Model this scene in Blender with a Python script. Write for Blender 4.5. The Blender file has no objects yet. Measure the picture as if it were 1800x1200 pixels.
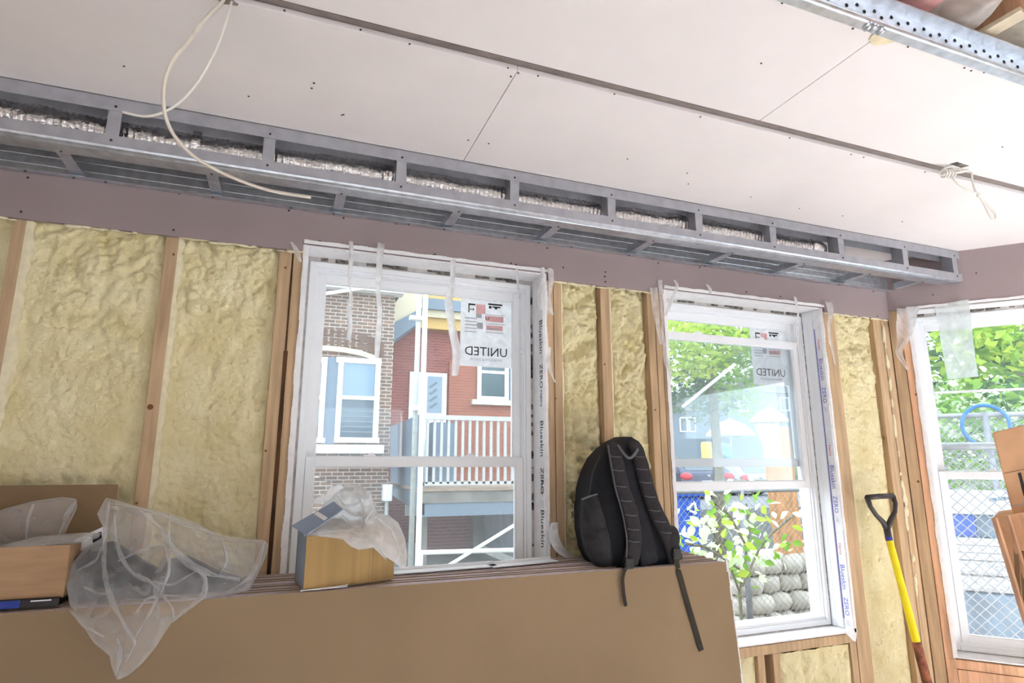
import bpy, bmesh, math, random
import numpy as np
from mathutils import Vector, Matrix, noise

random.seed(7)
SC = bpy.context.scene
COL = SC.collection

# ------------------------------------------------------------------ camera
CAMZ = 1.53
FPX = 1048.97
CR = Vector((0.93493, -0.35482, -0.00030))
CU = Vector((-0.07064, -0.18695, 0.97983))
CF = Vector((0.34772, 0.91605, 0.19985))
cam_d = bpy.data.cameras.new('camera')
cam_d.sensor_width = 36.0
cam_d.lens = FPX / 1800.0 * 36.0
cam_d.clip_start = 0.02
cam = bpy.data.objects.new('camera', cam_d)
COL.objects.link(cam)
cam.matrix_world = Matrix(((CR.x, CU.x, -CF.x, 0), (CR.y, CU.y, -CF.y, 0), (CR.z, CU.z, -CF.z, CAMZ), (0, 0, 0, 1)))
SC.camera = cam

# ------------------------------------------------------------------ light and exposure
SC.view_settings.view_transform = 'Standard'
SC.view_settings.look = 'None'
SC.view_settings.gamma = 1.0
SC.view_settings.use_curve_mapping = False
SC.view_settings.exposure = 0.5
w = bpy.data.worlds.new('sky'); SC.world = w
w.use_nodes = True
bg = w.node_tree.nodes['Background']
bg.inputs[0].default_value = (0.80, 0.91, 1.0, 1)      # bright overcast sky
bg.inputs[1].default_value = 2.9


def area(name, loc, target, sx, sy, power, color, spread=180):
    d = bpy.data.lights.new(name, 'AREA')
    d.shape = 'RECTANGLE'; d.size = sx; d.size_y = sy; d.energy = power; d.color = color; d.spread = math.radians(spread)
    o = bpy.data.objects.new(name, d); COL.objects.link(o)
    o.location = loc
    o.rotation_euler = (Vector(target) - Vector(loc)).to_track_quat('-Z', 'Y').to_euler()
    return o


# added daylight fill lamps: above the unseen bay and outside a made-up rear window
area('bay_fill_light', (6.3, -0.7, 4.4), (2.7, 0.1, 0.0), 2.4, 2.2, 460, (0.92, 0.96, 1.0), 50)
area('rear_fill_light', (0.0, -3.75, 3.1), (0.0, -2.2, 0.0), 2.6, 0.8, 880, (0.94, 0.97, 1.0))

# ------------------------------------------------------------------ geometry of the view
H = 1.047 + CAMZ            # ceiling height
WY = 2.13                   # face of the studs of the back wall


def ray(px, py):
    return CR * ((px - 900) / FPX) - CU * ((py - 600) / FPX) + CF


def at(px, py, Y):
    d = ray(px, py); d = d * (Y / d.y)
    return Vector((d.x, d.y, d.z + CAMZ))


def atz(px, py, z):
    d = ray(px, py); d = d * ((z - CAMZ) / d.z)
    return Vector((d.x, d.y, d.z + CAMZ))


ANG = math.radians(48)
RC = Vector((2.905, 2.13, 0))                              # corner of back wall and angled wall
RE = Vector((math.cos(ANG), -math.sin(ANG), 0))            # along the angled wall
RN = Vector((-math.sin(ANG), -math.cos(ANG), 0))           # into the room


def rw(t, z, off=0.0):
    p = RC + RE * t + RN * off
    return Vector((p.x, p.y, z))


def atr(px, py, off=0.0):
    d = ray(px, py)
    o = Vector((0, 0, CAMZ))
    k = ((RC + RN * off) - o).dot(RN) / d.dot(RN)
    return o + d * k


def rt(px, py, off=0.0):                                   # (t, z) on the angled wall
    p = atr(px, py, off)
    return (p - RC).dot(RE), p.z


# ------------------------------------------------------------------ helpers
def wm(o):
    m = o.matrix_basis.copy()
    if o.parent:
        m = wm(o.parent) @ o.matrix_parent_inverse @ m
    return m


def adopt(o, parent):
    if parent is not None:
        o.parent = parent
        o.matrix_parent_inverse = wm(parent).inverted()


def tag(o, label=None, cat=None, group=None, kind=None):
    if label: o['label'] = label
    if cat: o['category'] = cat
    if group: o['group'] = group
    if kind: o['kind'] = kind
    return o


def thing(name, label, cat, loc=(0, 0, 0), group=None, kind=None):
    o = bpy.data.objects.new(name, None); COL.objects.link(o)
    o.location = loc; o.empty_display_size = 0.05
    return tag(o, label, cat, group, kind)


class MB:
    def __init__(s): s.v = []; s.f = []

    def add(s, vs, fs):
        n = len(s.v); s.v += [tuple(p) for p in vs]; s.f += [tuple(i + n for i in f) for f in fs]; return s

    def box(s, x0, x1, y0, y1, z0, z1):
        return s.obox(Vector((x0, y0, z0)), Vector((x1 - x0, 0, 0)), Vector((0, y1 - y0, 0)), Vector((0, 0, z1 - z0)))

    def obox(s, o, a, b, c):
        o, a, b, c = Vector(o), Vector(a), Vector(b), Vector(c)
        vs = [o, o + a, o + a + b, o + b, o + c, o + a + c, o + a + b + c, o + b + c]
        fs = [(0, 3, 2, 1), (4, 5, 6, 7), (0, 1, 5, 4), (1, 2, 6, 5), (2, 3, 7, 6), (3, 0, 4, 7)]
        if a.cross(b).dot(c) < 0: fs = [f[::-1] for f in fs]
        return s.add(vs, fs)

    def rbox(s, t0, t1, z0, z1, o0, o1):                   # box on the angled wall: along, up, off the wall
        return s.obox(rw(t0, z0, o0), RE * (t1 - t0), RN * (o1 - o0), Vector((0, 0, z1 - z0)))

    def bar(s, a, b, w, h, up=(0, 0, 1)):
        a, b = Vector(a), Vector(b); d = (b - a)
        x = d.normalized().cross(Vector(up))
        if x.length < 1e-4: x = Vector((1, 0, 0))
        x.normalize(); y = x.cross(d.normalized())
        return s.obox(a - x * w / 2 - y * h / 2, x * w, y * h, d)

    def prism(s, pts, vec):
        vec = Vector(vec); pts = [Vector(p) for p in pts]; n = len(pts)
        nr = Vector((0, 0, 0))
        for i in range(n): nr += pts[i].cross(pts[(i + 1) % n])
        if nr.dot(vec) > 0: pts = pts[::-1]
        vs = pts + [p + vec for p in pts]
        fs = [tuple(range(n)), tuple(range(2 * n - 1, n - 1, -1))]
        for i in range(n):
            j = (i + 1) % n; fs.append((j, i, i + n, j + n))
        return s.add(vs, fs)

    def tube(s, path, r, n=8, caps=True, closed=False, flat=1.0):
        path = [Vector(p) for p in path]; m = len(path)
        rr = r if isinstance(r, (list, tuple)) else [r] * m
        vs = []; prev = None
        for i, p in enumerate(path):
            if closed: d = path[(i + 1) % m] - path[i - 1]
            else: d = path[min(i + 1, m - 1)] - path[max(i - 1, 0)]
            d.normalize()
            if prev is None:
                x = d.cross(Vector((0, 0, 1)))
                if x.length < 0.05: x = d.cross(Vector((1, 0, 0)))
            else: x = prev - d * prev.dot(d)
            x.normalize(); prev = x; y = d.cross(x)
            for k in range(n):
                a = 2 * math.pi * k / n
                vs.append(p + x * (math.cos(a) * rr[i]) + y * (math.sin(a) * rr[i] * flat))
        fs = []
        for i in range(m if closed else m - 1):
            for k in range(n):
                a, b = i * n + k, i * n + (k + 1) % n; j = ((i + 1) % m) * n
                fs.append((a, b, j + (k + 1) % n, j + k))
        if caps and not closed:
            fs.append(tuple(range(n - 1, -1, -1))); fs.append(tuple(range((m - 1) * n, m * n)))
        return s.add(vs, fs)

    def ell(s, c, rx, ry, rz, nu=12, nv=8):
        c = Vector(c); vs = []; fs = []
        for i in range(nv + 1):
            t = math.pi * i / nv
            for k in range(nu):
                a = 2 * math.pi * k / nu
                vs.append(c + Vector((rx * math.sin(t) * math.cos(a), ry * math.sin(t) * math.sin(a), rz * math.cos(t))))
        for i in range(nv):
            for k in range(nu):
                a, b = i * nu + k, i * nu + (k + 1) % nu
                fs.append((a, a + nu, b + nu, b))
        return s.add(vs, fs)

    def quad(s, a, b, c, d): return s.add([a, b, c, d], [(0, 1, 2, 3)])

    def grid(s, pts):                                      # pts[i][j]
        n, m = len(pts), len(pts[0])
        fs = [(i * m + j, i * m + j + 1, (i + 1) * m + j + 1, (i + 1) * m + j) for i in range(n - 1) for j in range(m - 1)]
        return s.add([p for r in pts for p in r], fs)

    def mesh(s, name, mat, smooth=False, sharp=None):
        me = bpy.data.meshes.new(name); me.from_pydata(s.v, [], s.f); me.validate(); me.update()
        if mat is not None: me.materials.append(mat)
        if smooth:
            me.polygons.foreach_set('use_smooth', [True] * len(me.polygons))
            if sharp: me.set_sharp_from_angle(angle=math.radians(sharp))
        return me

    def build(s, name, mat, parent=None, smooth=False, bevel=0, solid=0, sub=0, sharp=None, label=None):
        o = bpy.data.objects.new(name, s.mesh(name, mat, smooth, sharp)); COL.objects.link(o)
        if solid:
            md = o.modifiers.new('thickness', 'SOLIDIFY'); md.thickness = solid; md.offset = 0
        if bevel:
            md = o.modifiers.new('bevel', 'BEVEL'); md.width = bevel; md.segments = 2; md.limit_method = 'ANGLE'
        if sub:
            md = o.modifiers.new('sub', 'SUBSURF'); md.levels = sub; md.render_levels = sub
        adopt(o, parent)
        if label: o['label'] = label
        return o


def inst(name, me, loc, parent, rot=None, scale=None):
    o = bpy.data.objects.new(name, me); COL.objects.link(o)
    o.location = loc
    if rot is not None: o.rotation_euler = rot
    if scale is not None: o.scale = scale
    adopt(o, parent)
    return o


def text_mb(txt, size, o, xa, ya, mirror=False, thick=0.0006):
    """flat lettering on a real surface: origin o, reading direction xa, up ya"""
    c = bpy.data.curves.new('lettering', 'FONT'); c.body = txt; c.size = size; c.extrude = thick / 2
    c.resolution_u = 2; c.align_x = 'CENTER'; c.align_y = 'CENTER'
    tmp = bpy.data.objects.new('lettering_tmp', c); COL.objects.link(tmp)
    bpy.context.view_layer.update()
    me = bpy.data.meshes.new_from_object(tmp.evaluated_get(bpy.context.evaluated_depsgraph_get()))
    o, xa, ya = Vector(o), Vector(xa).normalized(), Vector(ya).normalized(); na = xa.cross(ya)
    sgn = -1 if mirror else 1
    mb = MB()
    mb.add([o + xa * (v.co.x * sgn) + ya * v.co.y + na * v.co.z for v in me.vertices], [tuple(p.vertices) for p in me.polygons])
    bpy.data.objects.remove(tmp); bpy.data.meshes.remove(me); bpy.data.curves.remove(c)
    return mb


# ------------------------------------------------------------------ materials
def srgb(r, g, b):
    f = lambda c: ((c / 255) / 12.92 if c / 255 <= 0.04045 else ((c / 255 + 0.055) / 1.055) ** 2.4)
    return (f(r), f(g), f(b), 1)


def mat(name, col, rough=0.6, metal=0.0, var=0.08, scale=20.0, bump=0.0, bscale=60.0, stretch=(1, 1, 1), spec=0.4, col2=None, coat=0):
    m = bpy.data.materials.new(name); m.use_nodes = True
    nt = m.node_tree; N = nt.nodes; L = nt.links
    b = N['Principled BSDF']
    b.inputs['Roughness'].default_value = rough; b.inputs['Metallic'].default_value = metal
    b.inputs['Specular IOR Level'].default_value = spec
    b.inputs['Coat Weight'].default_value = coat
    tc = N.new('ShaderNodeTexCoord'); mp = N.new('ShaderNodeMapping'); mp.inputs['Scale'].default_value = stretch
    L.new(tc.outputs['Object'], mp.inputs['Vector'])
    nz = N.new('ShaderNodeTexNoise'); nz.inputs['Scale'].default_value = scale; nz.inputs['Detail'].default_value = 5
    L.new(mp.outputs[0], nz.inputs['Vector'])
    rp = N.new('ShaderNodeValToRGB')
    c = col; c2 = col2 or tuple(max(0, min(1, x * (1 - 2.4 * var))) for x in c[:3]) + (1,)
    c1 = tuple(max(0, min(1, x * (1 + var))) for x in c[:3]) + (1,)
    rp.color_ramp.elements[0].position = 0.3; rp.color_ramp.elements[0].color = c2
    rp.color_ramp.elements[1].position = 0.65; rp.color_ramp.elements[1].color = c1
    L.new(nz.outputs['Fac'], rp.inputs['Fac']); L.new(rp.outputs['Color'], b.inputs['Base Color'])
    if bump:
        n2 = N.new('ShaderNodeTexNoise'); n2.inputs['Scale'].default_value = bscale; n2.inputs['Detail'].default_value = 4
        L.new(mp.outputs[0], n2.inputs['Vector'])
        bp = N.new('ShaderNodeBump'); bp.inputs['Strength'].default_value = bump; bp.inputs['Distance'].default_value = 0.01
        L.new(n2.outputs['Fac'], bp.inputs['Height']); L.new(bp.outputs['Normal'], b.inputs['Normal'])
    return m


def film(name, col, fac, rough=0.25, edge=0.35, trans=0.4):
    """thin clear or milky plastic film"""
    m = bpy.data.materials.new(name); m.use_nodes = True
    nt = m.node_tree; N = nt.nodes; L = nt.links
    out = N['Material Output']; b = N['Principled BSDF']
    b.inputs['Base Color'].default_value = col; b.inputs['Roughness'].default_value = rough
    tr = N.new('ShaderNodeBsdfTransparent'); tl = N.new('ShaderNodeBsdfTranslucent'); tl.inputs[0].default_value = col
    m1 = N.new('ShaderNodeMixShader'); m1.inputs[0].default_value = trans
    L.new(b.outputs[0], m1.inputs[1]); L.new(tl.outputs[0], m1.inputs[2])
    tc = N.new('ShaderNodeTexCoord'); nz = N.new('ShaderNodeTexNoise'); nz.inputs['Scale'].default_value = 14; nz.inputs['Detail'].default_value = 4
    nz.inputs['Distortion'].default_value = 1.5
    L.new(tc.outputs['Object'], nz.inputs['Vector'])
    mr = N.new('ShaderNodeMapRange'); mr.inputs[1].default_value = 0.35; mr.inputs[2].default_value = 0.7
    mr.inputs[3].default_value = fac * 0.82; mr.inputs[4].default_value = min(1, fac * 1.2)
    L.new(nz.outputs['Fac'], mr.inputs[0])
    lw = N.new('ShaderNodeLayerWeight'); lw.inputs[0].default_value = 0.25
    ma = N.new('ShaderNodeMath'); ma.operation = 'MULTIPLY_ADD'; ma.inputs[1].default_value = edge; ma.use_clamp = True
    L.new(lw.outputs['Facing'], ma.inputs[0]); L.new(mr.outputs[0], ma.inputs[2])
    m2 = N.new('ShaderNodeMixShader'); L.new(ma.outputs[0], m2.inputs[0]); L.new(tr.outputs[0], m2.inputs[1]); L.new(m1.outputs[0], m2.inputs[2])
    L.new(m2.outputs[0], out.inputs[0])
    return m


def glass_mat(name, veil, tint=(0.97, 0.99, 1.0, 1), veil_col=(0.95, 0.98, 1.0, 1)):  # veil glare put into the pane as a pale translucent layer
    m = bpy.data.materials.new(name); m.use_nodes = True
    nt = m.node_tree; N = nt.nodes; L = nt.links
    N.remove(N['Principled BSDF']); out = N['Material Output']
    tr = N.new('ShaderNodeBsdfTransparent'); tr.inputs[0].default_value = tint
    tl = N.new('ShaderNodeBsdfTranslucent'); tl.inputs[0].default_value = veil_col
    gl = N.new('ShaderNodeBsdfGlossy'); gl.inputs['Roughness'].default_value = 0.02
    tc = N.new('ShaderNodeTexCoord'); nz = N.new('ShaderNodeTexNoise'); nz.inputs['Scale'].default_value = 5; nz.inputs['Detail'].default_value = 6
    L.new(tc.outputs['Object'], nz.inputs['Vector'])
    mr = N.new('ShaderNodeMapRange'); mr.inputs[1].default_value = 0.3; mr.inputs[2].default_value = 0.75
    mr.inputs[3].default_value = veil * 0.75; mr.inputs[4].default_value = veil * 1.3
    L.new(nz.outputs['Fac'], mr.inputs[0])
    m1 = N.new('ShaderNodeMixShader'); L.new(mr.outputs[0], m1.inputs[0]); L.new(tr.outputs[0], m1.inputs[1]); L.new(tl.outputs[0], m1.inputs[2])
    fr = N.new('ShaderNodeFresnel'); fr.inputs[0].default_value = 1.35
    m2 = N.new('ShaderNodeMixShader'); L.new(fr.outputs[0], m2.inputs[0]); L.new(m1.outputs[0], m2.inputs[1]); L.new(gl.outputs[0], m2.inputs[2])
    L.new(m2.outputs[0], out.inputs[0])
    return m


def brick_mat(name, c1, c2, mortar, bw=0.21, bh=0.072, ms=0.009):
    m = bpy.data.materials.new(name); m.use_nodes = True
    nt = m.node_tree; N = nt.nodes; L = nt.links; b = N['Principled BSDF']; b.inputs['Roughness'].default_value = 0.9
    tc = N.new('ShaderNodeTexCoord'); sx = N.new('ShaderNodeSeparateXYZ'); cx = N.new('ShaderNodeCombineXYZ')
    ad = N.new('ShaderNodeMath'); ad.operation = 'ADD'
    L.new(tc.outputs['Object'], sx.inputs[0]); L.new(sx.outputs['X'], ad.inputs[0]); L.new(sx.outputs['Y'], ad.inputs[1])
    L.new(ad.outputs[0], cx.inputs[0]); L.new(sx.outputs['Z'], cx.inputs[1])
    br = N.new('ShaderNodeTexBrick'); br.inputs['Scale'].default_value = 1.0
    br.inputs['Brick Width'].default_value = bw; br.inputs['Row Height'].default_value = bh; br.inputs['Mortar Size'].default_value = ms
    br.inputs['Color1'].default_value = c1; br.inputs['Color2'].default_value = c2; br.inputs['Mortar'].default_value = mortar
    L.new(cx.outputs[0], br.inputs['Vector']); L.new(br.outputs['Color'], b.inputs['Base Color'])
    bp = N.new('ShaderNodeBump'); bp.inputs['Strength'].default_value = 0.6; bp.inputs['Distance'].default_value = 0.01; bp.invert = True
    L.new(br.outputs['Fac'], bp.inputs['Height']); L.new(bp.outputs['Normal'], b.inputs['Normal'])
    return m


def leaf_mat(name, col, col2):
    m = mat(name, col, rough=0.5, var=0.1, scale=3.0, col2=col2)
    nt = m.node_tree; N = nt.nodes; L = nt.links; b = N['Principled BSDF']
    tl = N.new('ShaderNodeBsdfTranslucent'); mx = N.new('ShaderNodeMixShader'); mx.inputs[0].default_value = 0.5
    rp = [n for n in N if n.type == 'VALTORGB'][0]
    L.new(rp.outputs[0], tl.inputs[0]); L.new(b.outputs[0], mx.inputs[1]); L.new(tl.outputs[0], mx.inputs[2])
    L.new(mx.outputs[0], N['Material Output'].inputs[0])
    return m


M = {}
M['board'] = mat('drywall_face', srgb(240, 233, 232), rough=0.9, var=0.02, scale=3, bump=0.03, bscale=150, spec=0.1)
M['board_shaded'] = mat('drywall_shaded', srgb(156, 141, 142), rough=0.9, var=0.02, scale=3, bump=0.03, bscale=150, spec=0.1)  # same board as the ceiling, with the window wall's shade in its colour
M['boardback'] = mat('drywall_back_paper', srgb(151, 130, 104), rough=0.92, var=0.04, scale=2.5, bump=0.02, bscale=200, spec=0.08)
M['boardedge'] = mat('drywall_edge', srgb(226, 212, 220), rough=0.9, var=0.06, scale=30, spec=0.1)
M['wood'] = mat('pine', srgb(194, 166, 132), rough=0.75, var=0.10, scale=8, stretch=(6, 6, 0.5), bump=0.1, bscale=30, spec=0.2)
M['wood_r'] = mat('pine_red', srgb(222, 176, 142), rough=0.75, var=0.12, scale=8, stretch=(6, 6, 0.5), bump=0.1, bscale=30, spec=0.2)
M['crack'] = mat('dark_gap', srgb(90, 62, 40), rough=0.9, var=0.3, scale=14, stretch=(1, 1, .4))
M['knot'] = mat('knot', srgb(120, 78, 48), rough=0.8)
M['foam'] = mat('spray_foam', srgb(228, 218, 178), rough=0.65, var=0.06, scale=7, bump=0.7, bscale=55, spec=0.3, col2=srgb(216, 202, 152))
M['foam_pale'] = mat('spray_foam_pale', srgb(232, 222, 190), rough=0.75, var=0.05, scale=30, bump=0.4, bscale=60, spec=0.2)
M['sheath'] = mat('sheathing', srgb(150, 120, 80), rough=0.9)
M['vinyl'] = mat('white_vinyl', srgb(248, 251, 255), rough=0.35, var=0.01, scale=4, spec=0.5)
M['tape'] = mat('white_flashing', srgb(246, 245, 246), rough=0.5, var=0.03, scale=30, bump=0.25, bscale=40)
M['tape_g'] = mat('grey_flashing', srgb(196, 192, 190), rough=0.6, var=0.12, scale=25, bump=0.3, bscale=40)
M['gap'] = mat('gap_dark', srgb(112, 106, 100), rough=0.9, var=0.4, scale=60)
M['steel'] = mat('galvanised', srgb(208, 214, 222), rough=0.33, metal=0.85, var=0.08, scale=35, bump=0.05, bscale=120)
M['steel_p'] = mat('galvanised_face', srgb(168, 168, 174), rough=0.55, metal=0.35, var=0.05, scale=25)
M['foil'] = mat('foil', srgb(224, 222, 220), rough=0.2, metal=1.0, var=0.1, scale=60, bump=0.5, bscale=70)
M['screw'] = mat('black_screw', srgb(48, 44, 46), rough=0.5, metal=0.3)
M['cable'] = mat('white_cable', srgb(238, 234, 226), rough=0.4, var=0.03)
M['cable_y'] = mat('cream_cable', srgb(224, 216, 202), rough=0.4, var=0.05)
M['card'] = mat('cardboard', srgb(180, 148, 116), rough=0.9, var=0.05, scale=12, stretch=(1, 1, 6), spec=0.1)
M['card_y'] = mat('cardboard_yellow', srgb(172, 142, 96), rough=0.9, var=0.05, scale=60, stretch=(1, 1, 0.02), spec=0.1)
M['card_l'] = mat('cardboard_pale', srgb(216, 172, 134), rough=0.9, var=0.05, scale=12, spec=0.1)
M['card_in'] = mat('cardboard_in', srgb(144, 120, 92), rough=0.9, var=0.05, scale=12, spec=0.1)
M['flapgrey'] = mat('grey_print', srgb(148, 164, 186), rough=0.6, var=0.06, scale=8)
M['pack'] = mat('black_nylon', srgb(30, 30, 36), rough=0.75, var=0.1, scale=40, bump=0.25, bscale=350, spec=0.3)
M['strap'] = mat('black_strap', srgb(50, 47, 50), rough=0.8, var=0.1, scale=60, bump=0.35, bscale=400, spec=0.25)
M['webbing'] = mat('webbing', srgb(52, 46, 38), rough=0.8, var=0.12, scale=90, stretch=(1, 1, 4))
M['buckle'] = mat('black_plastic', srgb(36, 34, 34), rough=0.4)
M['grey'] = mat('grey_trim', srgb(96, 96, 100), rough=0.7)
M['handle'] = mat('dark_handle', srgb(62, 58, 58), rough=0.45, var=0.1)
M['yellow'] = mat('yellow_fibreglass', srgb(250, 226, 30), rough=0.35, var=0.03)
M['bluetape'] = mat('blue_band', srgb(58, 62, 150), rough=0.4)
M['rust'] = mat('rusty_steel', srgb(150, 92, 66), rough=0.8, var=0.3, scale=30, col2=srgb(80, 46, 34))
M['paper'] = mat('white_paper', srgb(240, 240, 244), rough=0.7, var=0.01)
M['sticker'] = film('sticker_paper', (0.96, 0.96, 0.97, 1), 0.97, rough=0.6, edge=0.0, trans=0.6)
M['ink'] = mat('ink_black', srgb(40, 38, 42), rough=0.7)
M['ink_g'] = mat('ink_grey', srgb(176, 178, 186), rough=0.7)
M['ink_p'] = mat('ink_pink', srgb(226, 176, 176), rough=0.7)
M['ink_b'] = mat('ink_blue', srgb(104, 108, 190), rough=0.7)
M['ink_r'] = mat('ink_red', srgb(206, 120, 128), rough=0.7)
M['bagclear'] = film('clear_plastic', (0.92, 0.93, 0.95, 1), 0.19, rough=0.22, edge=0.4, trans=0.3)
M['bagfold'] = film('clear_plastic_fold', (0.95, 0.96, 0.98, 1), 0.26, rough=0.22, edge=0.3, trans=0.3)
M['bagwhite'] = film('white_plastic', (0.98, 0.985, 0.99, 1), 0.94, rough=0.3, edge=0.05, trans=0.7)
M['strip'] = film('plastic_strip', (0.96, 0.95, 0.96, 1), 0.74, rough=0.4, edge=0.2, trans=0.5)
M['striph'] = film('plastic_sheet', (0.90, 0.97, 0.97, 1), 0.75, rough=0.4, edge=0.2, trans=0.6)
M['darkstuff'] = mat('dark_fabric', srgb(34, 40, 43), rough=0.8, var=0.3, scale=9)
M['pink'] = mat('pink_insulation', srgb(232, 176, 172), rough=0.95, var=0.08, scale=12, bump=0.8, bscale=25)
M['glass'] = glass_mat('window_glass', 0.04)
M['glass2'] = glass_mat('window_glass_veiled', 0.055)
# ------------------------------------------------------------------ floor, other walls of the room
FX0, FX1, FY0 = -2.6, 5.0, -3.0
M['floor'] = mat('subfloor', srgb(230, 228, 226), rough=0.85, var=0.04, scale=6, stretch=(1, 6, 1))
tag(MB().box(FX0, FX1, FY0, 2.27, -0.05, 0).build('floor', M['floor']), 'plywood subfloor of the room', 'floor', kind='structure')
wl = MB().box(FX0 - 0.15, FX0, FY0, 2.4, -0.05, H + 0.3).build('wall_left', M['board'])
tag(wl, 'bare wall closing the left of the room', 'wall', kind='structure')
mb = MB()
mb.box(FX0, -1.4, FY0 - 0.15, FY0, 0, H + 0.3); mb.box(1.4, FX1, FY0 - 0.15, FY0, 0, H + 0.3); mb.box(-1.4, 1.4, FY0 - 0.15, FY0, 2.2, H + 0.3); mb.box(-1.4, 1.4, FY0 - 0.15, FY0, 0, 1.55)
tag(mb.build('wall_rear', M['board']), 'bare wall behind the camera with a wide high opening added for fill light', 'wall', kind='structure')  # opening made up so the rear fill lamp reaches the floor
# bay side on the far right, out of frame: wall with a large window opening
mb = MB()
E1 = RC + RE * 1.75
mb.box(E1.x, E1.x + 0.14, -1.1, E1.y, 0, 0.55); mb.box(E1.x, E1.x + 0.14, -1.1, E1.y, 2.25, H + 0.3); mb.box(E1.x, E1.x + 0.14, E1.y - 0.2, E1.y, 0.55, 2.25)
mb.box(E1.x, E1.x + 0.14, FY0, -1.1, 0, H + 0.3)
tag(mb.build('wall_bay', M['board_shaded']), 'bay wall beyond the frame with a window opening', 'wall', kind='structure')
# ------------------------------------------------------------------ ceiling
def screw_mesh():
    mb = MB(); n = 8; r = 0.0038
    ring0 = [Vector((r * math.cos(2 * math.pi * k / n), r * math.sin(2 * math.pi * k / n), 0)) for k in range(n)]
    ring1 = [p * 0.85 + Vector((0, 0, -0.0016)) for p in ring0]
    ring2 = [p * 0.35 + Vector((0, 0, -0.0006)) for p in ring0]
    mb.add(ring0 + ring1 + ring2, [(k, (k + 1) % n, n + (k + 1) % n, n + k) for k in range(n)] + [(n + k, n + (k + 1) % n, 2 * n + (k + 1) % n, 2 * n + k) for k in range(n)] + [tuple(range(2 * n, 3 * n))])
    return mb.mesh('screw', M['screw'], smooth=False)


SCREW = screw_mesh()
SR_DOWN = (0, 0, 0)
SR_BACK = (-math.pi / 2, 0, 0)                    # head towards -Y


ceil = thing('ceiling', 'unfinished ceiling of pale drywall sheets with screw heads', 'ceiling', (1, 1.2, H), kind='structure')
yA = atz(905, 123, H).y
yB = atz(905, 104, H).y
yE = atz(1600, 76, H).y
xA = (atz(910, 122, H).x + atz(822, 272, H).x) / 2
xB = (atz(1530, 70, H).x + atz(1335, 215, H).x) / 2
T = 0.016
g = 0.0009


def clip_right(y, off=0.03):                      # x of the angled wall at depth y
    return RC.x + (RC.y - y) / math.tan(ANG) + off


def slab(x0, x1, y0, y1, z0, z1):
    a, b = min(x1, clip_right(y0)), min(x1, clip_right(y1))
    return MB().prism([(x0, y0, z0), (a, y0, z0), (b, y1, z0), (x0, y1, z0)], (0, 0, z1 - z0))


XMAX = E1.x + 0.12
pA1 = slab(-1.91, xA - g, yA, WY + 0.02, H, H + T).build('drywall_panel', M['board'], ceil, bevel=0.0015)
pA2 = slab(xA + g, XMAX, yA, WY + 0.02, H, H + T).build('drywall_panel', M['board'], ceil, bevel=0.0015)
pA0 = slab(FX0, -1.913, yA, WY + 0.02, H, H + T).build('drywall_panel', M['board'], ceil, bevel=0.0015)
pB1 = slab(-1.1, xB - g, yE, yB, H, H + T).build('drywall_panel', M['board'], ceil, bevel=0.0015)
pB2 = slab(xB + g, XMAX, yE, yB, H, H + T).build('drywall_panel', M['board'], ceil, bevel=0.0015)
pB0 = slab(FX0, -1.103, yE, yB, H, H + T).build('drywall_panel', M['board'], ceil, bevel=0.0015)
# furring strip seen in the open joint
M['furring'] = mat('furring_grey', srgb(140, 128, 124), rough=0.6, metal=0.2)
slab(FX0, XMAX, yB - 0.03, yA + 0.03, H + T + 0.001, H + T + 0.004).build('furring_strip', M['furring'], ceil)
slab(FX0, XMAX, (yA + yB) / 2 - 0.003, (yA + yB) / 2 + 0.003, H + T - 0.003, H + T + 0.001).build('furring_rib', M['furring'], ceil)
for px, py in [(634, 52), (604, 201), (893, 119), (911, 128), (898, 134), (946, 133), (1080, 165), (823, 246), (859, 252), (1103, 279), (1208, 304),
               (218, 116), (548, 155), (552, 146), (437, 169), (601, 202), (1231, 205), (1338, 111), (1388, 242), (1496, 271), (1518, 276), (1499, 50), (1596, 82), (1762, 258),
               (1320, 346), (1405, 366), (1626, 302), (1210, 323), (1481, 379), (1586, 389), (1375, 5), (1695, 119), (1707, 124), (1730, 127), (720, 77), (500, 18)]:
    p = atz(px, py, H)
    inst('screw', SCREW, (p.x, p.y, H - 0.0002), ceil, None, (.8, .8, .8))
# torn paper and plaster at the metal edge by the butt joint
p = atz(1540, 70, H)
mb = MB()
mb.prism([(p.x - 0.035, p.y - 0.025, H - 0.001), (p.x - 0.02, p.y + 0.004, H - 0.001), (p.x + 0.005, p.y + 0.014, H - 0.001), (p.x + 0.03, p.y + 0.002, H - 0.001), (p.x + 0.045, p.y - 0.012, H - 0.001), (p.x + 0.03, p.y - 0.028, H - 0.001)], (0, 0, -0.003))
mb.build('chipped_corner', mat('torn_paper', srgb(226, 212, 180), rough=0.9), ceil)

# open joist bays nearer than the metal edge
bay = thing('open_ceiling', 'open joists with pink insulation and plastic sheeting beyond the metal edge', 'ceiling', (1.5, 0.4, H + 0.2), kind='structure')
MB().box(FX0, XMAX, FY0, 2.4, H + 0.30, H + 0.32).build('deck_boards', M['sheath'], bay)
for k, x in enumerate([-1.9, -1.5, -1.09, -0.68, -0.28, 0.13, 0.53, 0.94, 1.34]):
    MB().box(x, x + 0.038, FY0, 2.27, H + 0.10, H + 0.30).build('joist', M['wood'], bay)
c = atz(1620, 10, H + 0.13)
jx = atz(1735, 55, H + 0.10).x
for x in (jx, jx + 0.62, jx + 1.2):
    MB().box(x, x + 0.038, FY0, 2.27, H + 0.10, H + 0.30).build('joist', M['wood_r'], bay)
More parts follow.
